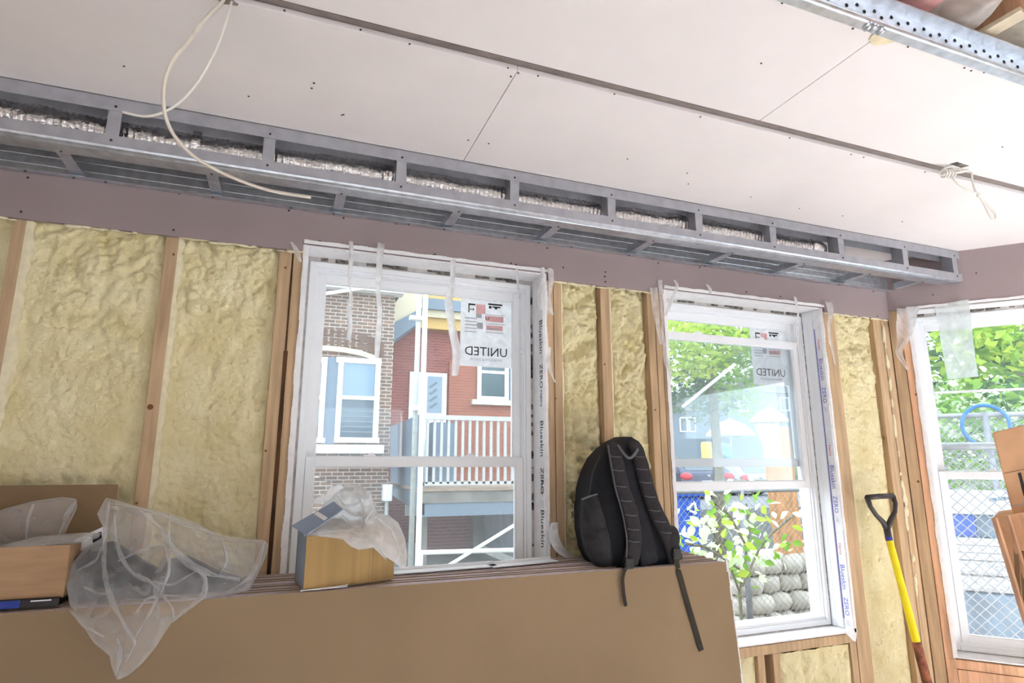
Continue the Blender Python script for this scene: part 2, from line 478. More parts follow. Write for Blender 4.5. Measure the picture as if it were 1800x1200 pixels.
# pink batt, lumpy
def lump(x0, x1, y0, y1, z, amp, seed, n=26, m=34):
    pts = []
    for i in range(n):
        row = []
        for j in range(m):
            x = x0 + (x1 - x0) * i / (n - 1); y = y0 + (y1 - y0) * j / (m - 1)
            e = min(1, 4 * min(i, n - 1 - i) / n) * min(1, 4 * min(j, m - 1 - j) / m)
            row.append((x, y, z + 0.05 - e * (0.05 + amp * noise.noise(Vector((x * 6, y * 6, seed))) + amp * .5 * noise.noise(Vector((x * 17, y * 17, seed))))))
        pts.append(row)
    return MB().grid(pts)


M['filmup'] = film('ceiling_plastic', (0.95, 0.95, 0.93, 1), 0.55, rough=0.25, edge=0.3, trans=0.4)
M['cream'] = mat('cream_insulation', srgb(236, 226, 206), rough=0.9, var=0.10, scale=9, bump=0.6, bscale=20)
xp0 = atz(1548, 5, H + 0.12).x; xp1 = atz(1665, 20, H + 0.12).x
YB_ = 1.9
lump(xp0 - 0.25, xp0 - 0.01, -0.2, YB_, H + 0.16, 0.02, 7).build('insulation_batt', M['cream'], bay, smooth=True)
lump(xp0, xp1, -0.2, YB_, H + 0.12, 0.02, 3).build('insulation_batt', M['pink'], bay, smooth=True, solid=0.01)
lump(xp1, jx - 0.003, -0.2, YB_, H + 0.17, 0.02, 4).build('insulation_batt', M['cream'], bay, smooth=True)
lump(jx + 0.042, jx + 0.62, -0.2, YB_, H + 0.18, 0.02, 6).build('insulation_batt', M['cream'], bay, smooth=True)
lump(xp1 - 0.06, jx - 0.005, 0.2, YB_, H + 0.11, 0.07, 9, 40, 50).build('plastic_sheet', M['filmup'], bay, smooth=True)
lump(jx + 0.045, jx + 0.61, 0.2, YB_, H + 0.13, 0.07, 5, 40, 50).build('plastic_sheet', M['filmup'], bay, smooth=True)
p = atz(1545, 2, H + 0.08)
MB().bar((p.x - 0.02, p.y - 0.2, H + 0.10), (p.x - 0.02, p.y + 0.5, H + 0.10), 0.038, 0.09).build('blocking', M['wood'], bay)
p = atz(1700, 78, H + 0.075); q = atz(1800, 20, H + 0.085)
MB().bar(p, q, 0.045, 0.012).build('strapping', mat('grey_wood', srgb(200, 186, 162), rough=.8, var=.1), bay)

# perforated galvanised channel along the ceiling edge
ch = thing('steel_channel', 'perforated galvanised steel channel along the open ceiling edge at upper right', 'metal channel', (1.5, yE, H))
L0, L1 = -1.0, clip_right(yE) - 0.05
MB().box(L0, L1, yE - 0.016, yE + 0.004, H - 0.006, H - 0.003).build('bottom_flange', M['steel'], ch)
MB().tube([(L0, yE - 0.017, H + 0.002), (L1, yE - 0.017, H + 0.002)], 0.008, 10).build('rolled_edge', M['steel'], ch, smooth=True)
MB().box(L0, L1, yE - 0.018, yE - 0.016, H + 0.008, H + 0.05).build('web', M['steel'], ch)
MB().box(L0, L1, yE - 0.05, yE - 0.016, H + 0.05, H + 0.053).build('top_flange', M['steel'], ch)
mb = MB(); x = L0 + 0.04; k = 0
while x < L1 - 0.02:
    zc = H + 0.024 + (0.012 if k % 2 else 0)
    mb.tube([(x, yE - 0.0195, zc), (x, yE - 0.015, zc)], 0.0048, 6)
    x += 0.022 if k % 2 else 0.036; k += 1
mb.build('punched_hole', M['ink'], ch)['kind'] = 'stuff'
p = atz(1525, 50, H)
mb = MB()
for k in range(7):
    a = Vector((p.x - 0.02 + 0.008 * k, p.y - 0.012, H - 0.008)); mb.ell(a + Vector((0, 0.004 * math.sin(k * 2.1), 0.004 * math.cos(k * 1.7))), 0.008, 0.012, 0.006, 8, 5)
mb.build('crimped_joint', M['steel'], ch, smooth=True)

# ------------------------------------------------------------------ steel soffit frame with flexible duct
YF = 1.872
ZB = CAMZ + 0.884
XR = clip_right(YF, -0.012); XRB = clip_right(2.112, -0.004)
sof = thing('soffit_frame', 'galvanised steel stud soffit frame hung under the ceiling above the windows', 'steel frame', (1, YF, H))
X0s = -1.7
mb = MB(); mb.box(X0s, XR, YF, YF + 0.0016, H - 0.044, H - 0.001); mb.box(X0s, XR, YF + 0.06, YF + 0.0616, H - 0.044, H - 0.003); mb.box(X0s, XR, YF, YF + 0.06, H - 0.003, H - 0.0012)
mb.build('top_track', M['steel_p'], sof)
mb = MB()
mb.box(X0s, XR, YF, YF + 0.0016, ZB + 0.010, ZB + 0.042)
mb.build('bottom_track_face', M['steel_p'], sof)
FW = (atz(0, 254, ZB).y + atz(700, 356, ZB).y) / 2 - YF
FW = max(0.05, min(0.11, FW))
mb = MB()
mb.prism([(X0s, YF + 0.001, ZB + 0.012), (X0s, YF + 0.004, ZB + 0.004), (X0s, YF + 0.010, ZB), (X0s, YF + 0.010, ZB + 0.002), (X0s, YF + 0.006, ZB + 0.006), (X0s, YF + 0.003, ZB + 0.014)], (XR - X0s, 0, 0))
mb.box(X0s, XR - 0.01, YF + 0.010, YF + FW, ZB - 0.001, ZB + 0.0008)
mb.box(X0s, XR - 0.03, YF + FW - 0.0016, YF + FW, ZB - 0.001, ZB + 0.022)
mb.build('bottom_track', M['steel'], sof)
mb = MB()
mb.tube([(X0s, YF + 0.018, ZB - 0.001), (XR - 0.01, YF + 0.018, ZB - 0.001)], 0.0035, 8)
mb.build('track_rib', M['steel'], sof, smooth=True)
mb = MB()
mb.box(X0s, XRB, 2.1105, 2.1121, ZB - 0.007, ZB + 0.085)
mb.box(X0s, XRB, 2.085, 2.1105, ZB - 0.008, ZB - 0.0064)
for k in range(2):
    mb.tube([(X0s, 2.1108, ZB + 0.022 + 0.03 * k), (XRB - 0.02, 2.1108, ZB + 0.022 + 0.03 * k)], 0.002, 8)
mb.build('wall_track', M['steel'], sof)
ups = [at(px, py, YF).x for px, py in [(205, 180), (475, 235), (707, 275), (905, 315), (1075, 345), (1228, 370), (1358, 395), (1478, 420), (1590, 435), (1677, 450)]]
ups = [2 * ups[0] - ups[1]] + ups
for x in ups:
    mb = MB(); mb.box(x - 0.017, x + 0.017, YF + 0.0017, YF + 0.0033, ZB + 0.02, H - 0.004)
    mb.box(x - 0.017, x - 0.0155, YF + 0.0033, YF + 0.058, ZB + 0.02, H - 0.004)
    mb.build('upright', M['steel_p'], sof)
    inst('screw', SCREW, (x, YF - 0.0002, H - 0.030), sof, SR_BACK); inst('screw', SCREW, (x, YF - 0.0002, ZB + 0.026), sof, SR_BACK)
crs = [atz(px, py, ZB).x for px, py in [(105, 262), (372, 305), (600, 341), (805, 373), (980, 399), (1145, 425), (1283, 446), (1408, 465), (1522, 483), (1618, 496)]]
for i, x in enumerate(crs):
    y1 = min(2.109, RC.y - (x + 0.02 - RC.x) * math.tan(ANG) - 0.01)
    if y1 < YF + FW + 0.02: continue
    mb = MB(); mb.box(x - 0.017, x + 0.017, YF + FW - 0.02, y1, ZB + 0.0008, ZB + 0.0024)
    mb.box(x - 0.017, x - 0.0154, YF + FW - 0.02, y1, ZB + 0.0024, ZB + 0.030)
    mb.build('cross_piece', M['steel'], sof)
    inst('screw', SCREW, (x, YF + FW - 0.012, ZB - 0.0012), sof)
    if y1 > 2.1: inst('screw', SCREW, (x - 0.012, 2.102, ZB - 0.0085), sof)
for px, py in [(30, 278), (175, 297), (512, 355), (893, 408), (720, 388), (1149, 450), (1003, 432)]:
    inst('screw', SCREW, (atz(px, py, ZB).x, 2.1, ZB - 0.0085), sof)

duct = thing('flexible_duct', 'crinkled silver foil flexible duct lying inside the soffit frame', 'duct', (0.5, 1.96, ZB + 0.03))
DX1 = at(1432, 425, 1.96).x
pts = []; nx = 900; nn = 20
for i in range(nx):
    x = X0s - 0.3 + (DX1 - X0s + 0.3) * i / (nx - 1)
    ring = []
    sag = 0.006 * math.sin(x * 5.1)
    for k in range(nn + 1):
        a = 2 * math.pi * k / nn
        r = 0.051 + 0.0016 * math.sin(2 * math.pi * x / 0.0165) + 0.005 * noise.noise(Vector((x * 14, math.cos(a) * 2, math.sin(a) * 2))) + 0.002 * noise.noise(Vector((x * 120, math.cos(a) * 7, math.sin(a) * 7)))
        ring.append((x, 1.962 + r * math.cos(a), ZB + 0.082 + sag + r * math.sin(a)))
    pts.append(ring)
MB().grid(pts).build('duct_sleeve', M['foil'], duct, smooth=True)
MB().tube([(DX1 - 0.06, 1.962, ZB + 0.082), (DX1 - 0.02, 1.962, ZB + 0.082), (DX1 + 0.02, 1.962, ZB + 0.078), (DX1 + 0.035, 1.962, ZB + 0.074)], [0.054, 0.056, 0.048, 0.03], 16).build('duct_end', M['foil'], duct, smooth=True)
for x in (-1.2, at(350, 250, 1.96).x, at(640, 310, 1.96).x, at(1215, 385, 1.96).x):
    MB().tube([(x - 0.012, 1.962, ZB + 0.082), (x + 0.012, 1.962, ZB + 0.082)], 0.058, 18).build('foil_tape_band', M['foil'], duct, smooth=True, sharp=40)

# ------------------------------------------------------------------ back wall
wb = thing('wall_back', 'framed exterior wall with studs, yellow spray foam and a drywall band on top', 'wall', (1, 2.2, 0), kind='structure')
ZD = CAMZ + 0.728                                  # bottom edge of the drywall band


def wx(px, py): return at(px, py, WY).x


W1 = (wx(540, 440), wx(955, 480)); W1z = (CAMZ - 0.735, CAMZ + 0.757)
W2 = (wx(1168, 515), wx(1440, 541)); W2z = (CAMZ - 0.735, CAMZ + 0.75)
XL = -1.9
# outer sheathing (behind the foam), with the window openings left free
mb = MB()
mb.box(XL, W1[0], 2.27, 2.285, 0, H); mb.box(W1[1], W2[0], 2.27, 2.285, 0, H); mb.box(W2[1], 3.12, 2.27, 2.285, 0, H)
for a, b in ((W1, W1z), (W2, W2z)):
    mb.box(a[0], a[1], 2.27, 2.285, 0, b[0]); mb.box(a[0], a[1], 2.27, 2.285, b[1], H)
mb.build('sheathing', M['sheath'], wb)
MB().box(FX0, XL, WY, 2.28, 0, H + 0.1).build('infill', M['sheath'], wb)
DW = WY - 0.0145
MB().box(FX0, -0.953, DW, WY, ZD, H).build('drywall_panel', M['board_shaded'], wb, bevel=0.001)
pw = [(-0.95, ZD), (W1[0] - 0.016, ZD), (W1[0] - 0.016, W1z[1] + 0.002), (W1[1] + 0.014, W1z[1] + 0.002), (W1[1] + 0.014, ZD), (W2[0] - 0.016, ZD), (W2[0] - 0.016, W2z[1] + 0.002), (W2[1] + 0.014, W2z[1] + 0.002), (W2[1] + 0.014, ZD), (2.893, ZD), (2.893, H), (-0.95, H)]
MB().prism([(x, DW, z) for x, z in pw], (0, WY - DW, 0)).build('drywall_panel', M['board_shaded'], wb, bevel=0.001)
for px, py in [(49, 312), (37, 372), (315, 340), (305, 404), (508, 370), (604, 383), (697, 393), (562, 424), (642, 434), (762, 448), (898, 463), (907, 465), (1064, 478), (1063, 486), (1064, 495), (1157, 462), (962, 436),
               (990, 470), (1190, 500), (1312, 513), (1372, 521), (1542, 556), (1535, 512), (765, 447), (1230, 470)]:
    p = at(px, py, DW); inst('screw', SCREW, (p.x, DW - 0.0002, p.z), wb, SR_BACK)
# broken paper edge
mb = MB(); x = -0.9; rnd = random.Random(5)
while x < 2.88:
    if not (W1[0] - .02 < x < W1[1] + .02 or W2[0] - .02 < x < W2[1] + .02):
        if noise.noise(Vector((x * 6, 3, 0))) > -0.15: mb.ell((x, WY - 0.006, ZD - 0.001 + rnd.uniform(-0.004, 0.002)), rnd.uniform(.008, .03), 0.006, rnd.uniform(0.002, 0.007), 7, 4)
    x += rnd.uniform(.008, .035)
mb.build('foam_bead', M['foam_pale'], wb, smooth=True)

studs = []


def stud(x0, x1, z0=0.04, z1=None, m='wood', y0=WY, y1=2.27):
    z1 = ZD + 0.05 if z1 is None else z1
    o = MB().box(x0, x1, y0, y1, z0, z1).build('stud', M[m], wb, bevel=0.002)
    studs.append(o); return o


S = {}
S['s1'] = (wx(22, 400), wx(45, 400)); S['s2'] = (wx(291, 424), wx(314, 426)); S['s3'] = (wx(491, 448), wx(514, 450)); S['s3b'] = (wx(516, 450), wx(533, 451))
S['s5a'] = (W1[1] + 0.004, wx(972, 500)); S['s5b'] = (wx(973, 500), wx(986, 500)); S['s6'] = (wx(1055, 512), wx(1071, 514))
S['s7a'] = (wx(1137, 520), wx(1149, 521)); S['s7b'] = (wx(1150, 521), wx(1160, 522)); S['s7c'] = (wx(1161, 522), W2[0] - 0.004)
S['s8'] = (W2[1] + 0.012, wx(1466, 555)); S['s9'] = (wx(1534, 565), wx(1548, 566)); S['s9b'] = (wx(1549, 566), 2.90)
for k, (a, b) in S.items(): stud(a, b)
xs0 = 2 * S['s1'][0] - S['s2'][0] + 0.0
stud(xs0, xs0 + 0.034); stud(xs0 - 0.406, xs0 - 0.372)
MB().box(XL, 2.9, WY, 2.27, 0, 0.04).build('bottom_plate', M['wood'], wb)
MB().box(XL, 2.9, WY, 2.27, ZD + 0.05, ZD + 0.09).build('top_plate', M['wood'], wb)
# cracked gap between the doubled studs left of the first window, knots and nails
mb = MB()
for k in range(60):
    z = CAMZ + 0.72 - k * 0.024; w_ = 0.004 + 0.009 * abs(noise.noise(Vector((0, 0, z * 5)))) + (0.006 if k > 14 else 0)
    x = S['s3'][1] + 0.001; mb.box(x - w_ * .5, x + w_ * .7, WY - 0.0015, WY + 0.01, z - 0.013, z + 0.013)
mb.build('split_gap', M['crack'], wb)
for px, py, r in [(264, 715, .009), (305, 447, .004), (502, 470, .004), (240, 884, .004), (467, 792, .004), (1063, 640, .004), (1153, 560, .004), (1152, 720, .004), (963, 820, .004), (977, 700, .003), (1555, 770, .005)]:
    p = at(px, py, WY - 0.001); MB().tube([p, p + Vector((0, 0.004, 0))], r, 8).build('knot', M['knot'], wb)


def foam(x0, x1, z0, z1, base=0.030, amp=0.02, seed=0.0, step=0.0075, smooth=None, edge=0.0):
    nx = max(4, int((x1 - x0) / step)); nz = max(4, int((z1 - z0) / step))
    pts = []
    for i in range(nz + 1):
        z = z0 + (z1 - z0) * i / nz; row = []
        for j in range(nx + 1):
            x = x0 + (x1 - x0) * j / nx
            wv = Vector((x * 5, seed, z * 5)); wq = noise.noise_vector(wv) * 0.03
            P = Vector((x + wq.x, seed, z + wq.z))
            d1 = noise.voronoi(Vector((P.x * 17, seed, P.z * 14)))[0]; d2 = noise.voronoi(Vector((P.x * 34, seed + 3, P.z * 30)))[0]
            b1 = math.sqrt(max(0, 1 - min(1, d1[0] * 1.15) ** 2)); b2 = math.sqrt(max(0, 1 - min(1, d2[0] * 1.1) ** 2))
            k = 1.0
            if smooth is not None:
                k = 0.42 + 0.58 * max(0.0, min(1.0, (z - smooth) / 0.25 + 0.5 * noise.noise(Vector((x * 4, 0, z * 3)))))
                ed = min(x - x0, x1 - x) / (x1 - x0); k = max(k, 0.85 - 5 * ed)
            big = noise.noise(Vector((x * 7, seed + 8, z * 4)))
            h = amp * k * (0.62 * b1 + 0.60 * b2 - 0.55) + 0.006 * big + amp * 0.15 * noise.noise(Vector((x * 90, seed, z * 90))) * (0.4 + k)
            e = min((x - x0), (x1 - x)) / 0.02
            if e < 1: h = h * e + edge * (1 - e)
            row.append((x, WY + base - h, z))
        pts.append(row)
    return MB().grid(pts).build('spray_foam', M['foam'], wb, smooth=True)


ZT = ZD + 0.03
foam(S['s1'][1], S['s2'][0], 0.9, ZT, 0.030, 0.040, 1.0, step=0.006, smooth=CAMZ + 0.42, edge=0.006)
foam(S['s2'][1], S['s3'][0], 0.9, ZT, 0.032, 0.042, 2.0, step=0.006, smooth=CAMZ + 0.40, edge=0.008)
foam(xs0 + 0.034, S['s1'][0], 0.9, ZT, 0.028, 0.030, 4.0, step=0.01)
foam(S['s5b'][1], S['s6'][0], 0.9, ZT, 0.040, 0.062, 5.0, step=0.006, edge=0.0)
foam(S['s6'][1], S['s7a'][0], 0.9, ZT, 0.040, 0.062, 6.0, step=0.006)
foam(S['s8'][1], S['s9'][0], 0.4, ZT, 0.030, 0.044, 7.0, step=0.006, smooth=CAMZ + 0.25)
# blobs and pale cut edges beside the studs
for (a, z, r) in [((345, 540), 0, 0.032), ((356, 541), 0, 0.018), ((340, 520), 0, .02)]:
    p = at(a[0], a[1], WY + 0.02); MB().ell(p, r, 0.018, r, 14, 9).build('foam_blob', M['foam'], wb, smooth=True)


def ragged(x, z0, z1, w_, seed, m='foam_pale'):
    pts = []; n = int((z1 - z0) / 0.012)
    for i in range(n + 1):
        z = z0 + (z1 - z0) * i / n
        ww = w_ * (0.75 + 0.7 * noise.noise(Vector((seed, z * 9, 0))) + 0.4 * noise.noise(Vector((seed, z * 40, 0))))
        pts.append([(x, WY + 0.001, z), (x + ww * .6, WY + 0.0005, z), (x + ww, WY + 0.012, z), (x + ww * 1.1, WY + 0.04, z)])
    return MB().grid(pts).build('foam_edge', M[m], wb, smooth=True)


ragged(S['s1'][1], 0.95, ZD, 0.026, 1); ragged(S['s2'][1], 0.95, ZD, 0.020, 2); ragged(S['s6'][1], 0.95, ZD, 0.010, 3); ragged(S['s5b'][1], 0.95, ZD, 0.012, 4)
ragged(S['s8'][1], 0.4, ZD, 0.008, 5)
# foam squeezed between the corner studs
mb = MB(); rnd = random.Random(3)
for k in range(30):
    z = CAMZ + 0.70 - rnd.uniform(0, 1.3) ** 1.0
    mb.ell((S['s9'][1] + 0.004 + rnd.uniform(-.004, .010), WY - 0.001, z + rnd.uniform(-.01, .01)), rnd.uniform(.004, .013), 0.007, rnd.uniform(.008, .045), 8, 6)
mb.build('foam_bead', M['foam_pale'], wb, smooth=True)
# below the windows: rough sill, cripple studs, foam
for a, b in ((W1, W1z), (W2, W2z)):
    MB().box(a[0] - 0.03, a[1] + 0.008, WY, 2.27, b[0] - 0.042, b[0] - 0.004).build('rough_sill', M['wood'], wb, bevel=0.002)
    x = a[0]
    for q in (0.0, 0.36, 0.44, 0.876):
        stud(a[0] + q, a[0] + q + 0.036, 0.04, b[0] - 0.042, 'wood')
foam(W2[0] + 0.036, W2[0] + 0.36, 0.3, W2z[0] - 0.044, 0.02, 0.030, 8.0, step=0.009)
foam(W2[0] + 0.478, W2[0] + 0.876, 0.3, W2z[0] - 0.044, 0.012, 0.030, 9.0, step=0.009)
foam(W1[0] + 0.036, W1[0] + 0.36, 0.3, W1z[0] - 0.044, 0.02, 0.030, 10.0, step=0.02)
foam(W1[0] + 0.478, W1[0] + 0.876, 0.3, W1z[0] - 0.044, 0.02, 0.030, 11.0, step=0.02)

# ------------------------------------------------------------------ angled wall on the right
wr = thing('wall_right', 'angled bay wall with exposed orange studs and a drywall band', 'wall', (3.4, 1.6, 0), kind='structure')
T3, _ = rt(1609, 587); T3b, zb3 = rt(1683, 1152)
T3 = (T3 + T3b) / 2 - 0.01
T4 = T3 + 0.914
_, zh3 = rt(1640, 541)
W3z = (zb3 - 0.01, zh3)
mb = MB()
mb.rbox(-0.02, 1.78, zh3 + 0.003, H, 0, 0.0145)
mb.build('drywall_panel', M['board_shaded'], wr, bevel=0.001)
for px, py in [(1640, 518), (1510, 515), (1640, 416 + 30), (1716, 480), (1580, 548)]:
    p = atr(px, py, 0.015); inst('screw', SCREW, p, wr, (-math.pi / 2, 0, math.pi / 2 - ANG - math.pi / 2 + 0.0))
MB().rbox(0.0, T3 - 0.045, 0.04, zh3 + 0.05, -0.14, 0).build('stud', M['wood'], wr, bevel=0.002)
MB().rbox(T3 - 0.043, T3 - 0.003, 0.04, zh3 + 0.05, -0.14, 0.002).build('stud', M['wood_r'], wr, bevel=0.002)
MB().rbox(T4 + 0.003, T4 + 0.043, 0.04, zh3 + 0.05, -0.14, 0.0).build('stud', M['wood_r'], wr, bevel=0.002)
MB().rbox(T4 + 0.045, 1.75, 0.0, zh3 + 0.05, -0.14, 0.0).build('infill', M['wood'], wr)
MB().rbox(T3 - 0.043, T4 + 0.04, W3z[0] - 0.045, W3z[0] - 0.006, -0.14, 0.004).build('rough_sill', M['wood_r'], wr, bevel=0.002)
MB().rbox(T3 - 0.043, T3 - 0.003, 0.04, W3z[0] - 0.05, -0.14, -0.002).build('cripple_stud', M['wood_r'], wr)
MB().rbox(T3 - 0.001, T3 + 0.6, 0.04, W3z[0] - 0.05, -0.14, -0.002).build('blocking', M['wood_r'], wr)
MB().rbox(T3 + 0.602, T4 + 0.04, 0.04, W3z[0] - 0.05, -0.14, -0.004).build('blocking', M['wood_r'], wr)
MB().rbox(T3, T4, zh3 + 0.01, H, -0.14, -0.002).build('header', M['wood'], wr)
for px, py in [(1611, 693), (1606, 990), (1614, 846)]:
    p = atr(px, py, 0.004); MB().tube([p, p - RN * 0.003], 0.006, 8).build('knot', M['knot'], wr)
# ------------------------------------------------------------------ windows
class Fr:
    def __init__(s, o, ea, na): s.o, s.ea, s.na = Vector(o), Vector(ea), Vector(na)

    def p(s, u, z, off): q = s.o + s.ea * u + s.na * off; return Vector((q.x, q.y, z))

    def box(s, mb, u0, u1, z0, z1, o0, o1):
        return mb.obox(s.p(u0, z0, o0), s.ea * (u1 - u0), s.na * (o1 - o0), Vector((0, 0, z1 - z0)))


def ring(fr, mb, u0, u1, z0, z1, w_, o0, o1, wt=None, wb_=None):
    wt = w_ if wt is None else wt; wb_ = w_ if wb_ is None else wb_
    fr.box(mb, u0, u0 + w_, z0, z1, o0, o1); fr.box(mb, u1 - w_, u1, z0, z1, o0, o1)
    fr.box(mb, u0 + w_, u1 - w_, z1 - wt, z1, o0, o1); fr.box(mb, u0 + w_, u1 - w_, z0, z0 + wb_, o0, o1)
    return mb


def window(name, label, fr, wd, z0, z1, lift=0.0, glass=('glass', 'glass2'), extra_bar=None):
    t = thing(name, label, 'window', fr.p(wd / 2, z0, 0), kind='structure')
    fi = -0.100                                            # inner face of the vinyl frame
    mb = MB(); ring(fr, mb, 0.0, wd, z0, z1, 0.006, fi - 0.08, 0.003)
    mb.build('jamb_flashing', M['tape'], t)
    # ragged white lip where the flashing laps onto the studs
    mb = MB(); n = 60
    def lip(a, b, wdir):
        for i in range(n):
            f0, f1 = i / n, (i + 1) / n
            ww = 0.013 + 0.005 * noise.noise(Vector((f0 * 17, z0 + wdir.x, wd)))
            pa, pb = a.lerp(b, f0), a.lerp(b, f1)
            mb.obox(pa, pb - pa, wdir * ww, fr.na * 0.005)
    lip(fr.p(-0.012, z1 + 0.001, 0.014), fr.p(wd + 0.012, z1 + 0.001, 0.014), Vector((0, 0, 1)))
    lip(fr.p(0, z0, 0.001), fr.p(0, z1, 0.001), -fr.ea)
    lip(fr.p(wd, z0, 0.001), fr.p(wd, z1, 0.001), fr.ea)
    mb.build('flashing_lip', M['tape'], t)
    # caulk gap round the frame
    mb = MB(); ring(fr, mb, 0.006, wd - 0.006, z0 + 0.004, z1 - 0.006, 0.010, fi - 0.07, fi - 0.004, wt=0.020)
    mb.build('gap', M['tape_g'], t)
    mb = MB(); rnd = random.Random(len(name) + int(wd * 100) + int(z1 * 77))
    for k in range(16):
        u = rnd.uniform(0.03, wd - 0.06); w_ = rnd.uniform(0.01, 0.07)
        fr.box(mb, u, u + w_, z1 - 0.012 - rnd.uniform(0, .008), z1 - 0.0065, fi - 0.02, fi + rnd.uniform(-0.004, 0.004))
    for k in range(40):
        z = rnd.uniform(z0 + 0.1, z1 - 0.04); fr.box(mb, wd - 0.0145, wd - 0.0075, z, z + rnd.uniform(0.004, 0.03), fi - 0.02, fi - 0.001)
    mb.build('dark_gap', M['gap'], t)
    a0, a1 = 0.016, wd - 0.016
    b0, b1 = z0 + 0.012, z1 - 0.024
    mb = MB(); ring(fr, mb, a0, a1, b0, b1, 0.020, fi - 0.085, fi)
    ring(fr, mb, a0 + 0.018, a1 - 0.018, b0 + 0.018, b1 - 0.018, 0.010, fi - 0.085, fi - 0.012)
    mb.build('frame', M['vinyl'], t, bevel=0.0015)
    mb = MB(); ring(fr, mb, a0 + 0.026, a1 - 0.026, b0 + 0.026, b1 - 0.026, 0.006, fi - 0.085, fi - 0.022)
    fr.box(mb, a0 + 0.02, a1 - 0.02, b0, b0 + 0.034, fi - 0.09, fi - 0.01)
    mb.build('track', M['vinyl'], t, bevel=0.001)
    # sashes
    c0, c1 = a0 + 0.030, a1 - 0.030
    zm = (z0 + z1) / 2 - 0.008
    hs = (b1 - 0.03) - (zm - 0.016)
    def sash(nm, zlo, zhi, o0, o1, gl):
        mb = MB(); ring(fr, mb, c0, c1, zlo, zhi, 0.030, o0, o1, wt=0.034, wb_=0.036)
        ring(fr, mb, c0 + 0.028, c1 - 0.028, zlo + 0.033, zhi - 0.031, 0.006, o0 + 0.006, o1 - 0.004)
        s_ = mb.build(nm, M['vinyl'], t, bevel=0.0015)
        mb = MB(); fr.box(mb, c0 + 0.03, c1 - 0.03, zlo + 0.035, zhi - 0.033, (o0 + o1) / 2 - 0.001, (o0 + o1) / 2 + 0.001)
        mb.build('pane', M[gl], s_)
        return s_
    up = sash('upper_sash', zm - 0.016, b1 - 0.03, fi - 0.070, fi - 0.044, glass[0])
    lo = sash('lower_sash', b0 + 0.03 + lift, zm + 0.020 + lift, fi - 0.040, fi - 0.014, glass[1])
    for u in (c0 + 0.22, c1 - 0.22):
        mb = MB(); fr.box(mb, u - 0.022, u + 0.022, zm + 0.020 + lift, zm + 0.028 + lift, fi - 0.036, fi - 0.02); fr.box(mb, u - 0.004, u + 0.018, zm + 0.028 + lift, zm + 0.034 + lift, fi - 0.033, fi - 0.023)
        mb.build('sash_lock', M['vinyl'], lo, bevel=0.001)
    return dict(t=t, up=up, lo=lo, c0=c0, c1=c1, b0=b0, b1=b1, zm=zm, fi=fi, wd=wd, z0=z0, z1=z1, fr=fr)


f1 = Fr((W1[0], WY, 0), (1, 0, 0), (0, -1, 0)); f2 = Fr((W2[0], WY, 0), (1, 0, 0), (0, -1, 0)); f3 = Fr(rw(T3, 0), RE, RN)
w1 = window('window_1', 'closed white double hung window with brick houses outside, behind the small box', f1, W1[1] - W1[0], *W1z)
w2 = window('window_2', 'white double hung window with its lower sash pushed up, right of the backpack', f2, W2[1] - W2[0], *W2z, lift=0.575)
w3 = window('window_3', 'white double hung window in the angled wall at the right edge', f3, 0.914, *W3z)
# extra horizontal bar across the upper sash of the third window
mb = MB(); zz = rt(1700, 688, -0.15)[1]; f3.box(mb, w3['c0'] + 0.03, w3['c1'] - 0.03, zz - 0.006, zz + 0.006, w3['fi'] - 0.05, w3['fi'] - 0.035)
mb.build('cross_bar', M['vinyl'], w3['t'])
# loose white sill strips in the first window
# jamb knob
mb = MB(); f1.box(mb, w1['c1'] - 0.012, w1['c1'] + 0.010, CAMZ + 0.445, CAMZ + 0.453, w1['fi'] - 0.03, w1['fi'] - 0.012); mb.build('tilt_latch', M['vinyl'], w1['up'])


def sticker(wn, z_top, parent, hs=1.0):
    fr = wn['fr']; off = wn['fi'] - 0.0535
    u1 = wn['c1'] - 0.034; u0 = u1 - 0.222; z1 = z_top; z0 = z1 - 0.283
    S_ = MB(); fr.box(S_, u0, u1, z0, z1, off - 0.0008, off)
    st = S_.build('sticker', M['sticker'], parent)
    def blk(m, a, b, c, d, k=1):
        mb = MB(); fr.box(mb, u0 + a, u0 + b, z1 - d, z1 - c, off, off + 0.0006 * k); mb.build('print_block', M[m], st)
    # faint print of the energy label, seen from behind
    blk('ink', .032, .037, .026, .060); blk('ink', .032, .062, .022, .029); blk('ink', .050, .056, .042, .050); blk('ink', .040, .046, .044, .049)
    blk('ink_p', .066, .105, .022, .062); blk('ink', .118, .180, .014, .021); blk('ink', .121, .132, .025, .036); blk('ink', .136, .172, .025, .031); blk('ink', .146, .158, .031, .037)
    blk('ink_g', .106, .190, .062, .0645); blk('ink_p', .108, .185, .068, .092); blk('ink', .106, .108, .070, .084, 2); blk('ink', .108, .122, .082, .084, 2); blk('ink', .120, .122, .072, .084, 2)
    blk('ink_g', .108, .192, .1, .1025); blk('ink_p', .110, .182, .108, .128); blk('ink_g', .118, .165, .118, .124, 2); blk('ink_g', .110, .185, .136, .139)
    for k in range(5): blk('ink_g', .018, .068, .082 + .014 * k, .086 + .014 * k)
    blk('ink_g', .070, .095, .100, .126); blk('ink_g', .066, .090, .062, .080)
    lz = z1 - 0.222
    o = fr.p((u0 + u1) / 2 - 0.0, lz, off + 0.0004)
    tb = text_mb('UNITED', 0.052, o, fr.ea, (0, 0, 1), mirror=True); tb.build('lettering', M['ink'], st, label='mirrored grey lettering')
    tb = text_mb('WINDOW & DOOR', 0.0155, fr.p((u0 + u1) / 2, lz - 0.032, off + 0.0004), fr.ea, (0, 0, 1), mirror=True); tb.build('lettering', M['ink_g'], st)


sticker(w1, w1['b1'] - 0.066, w1['up']); sticker(w2, w2['b1'] - 0.066, w2['up'])


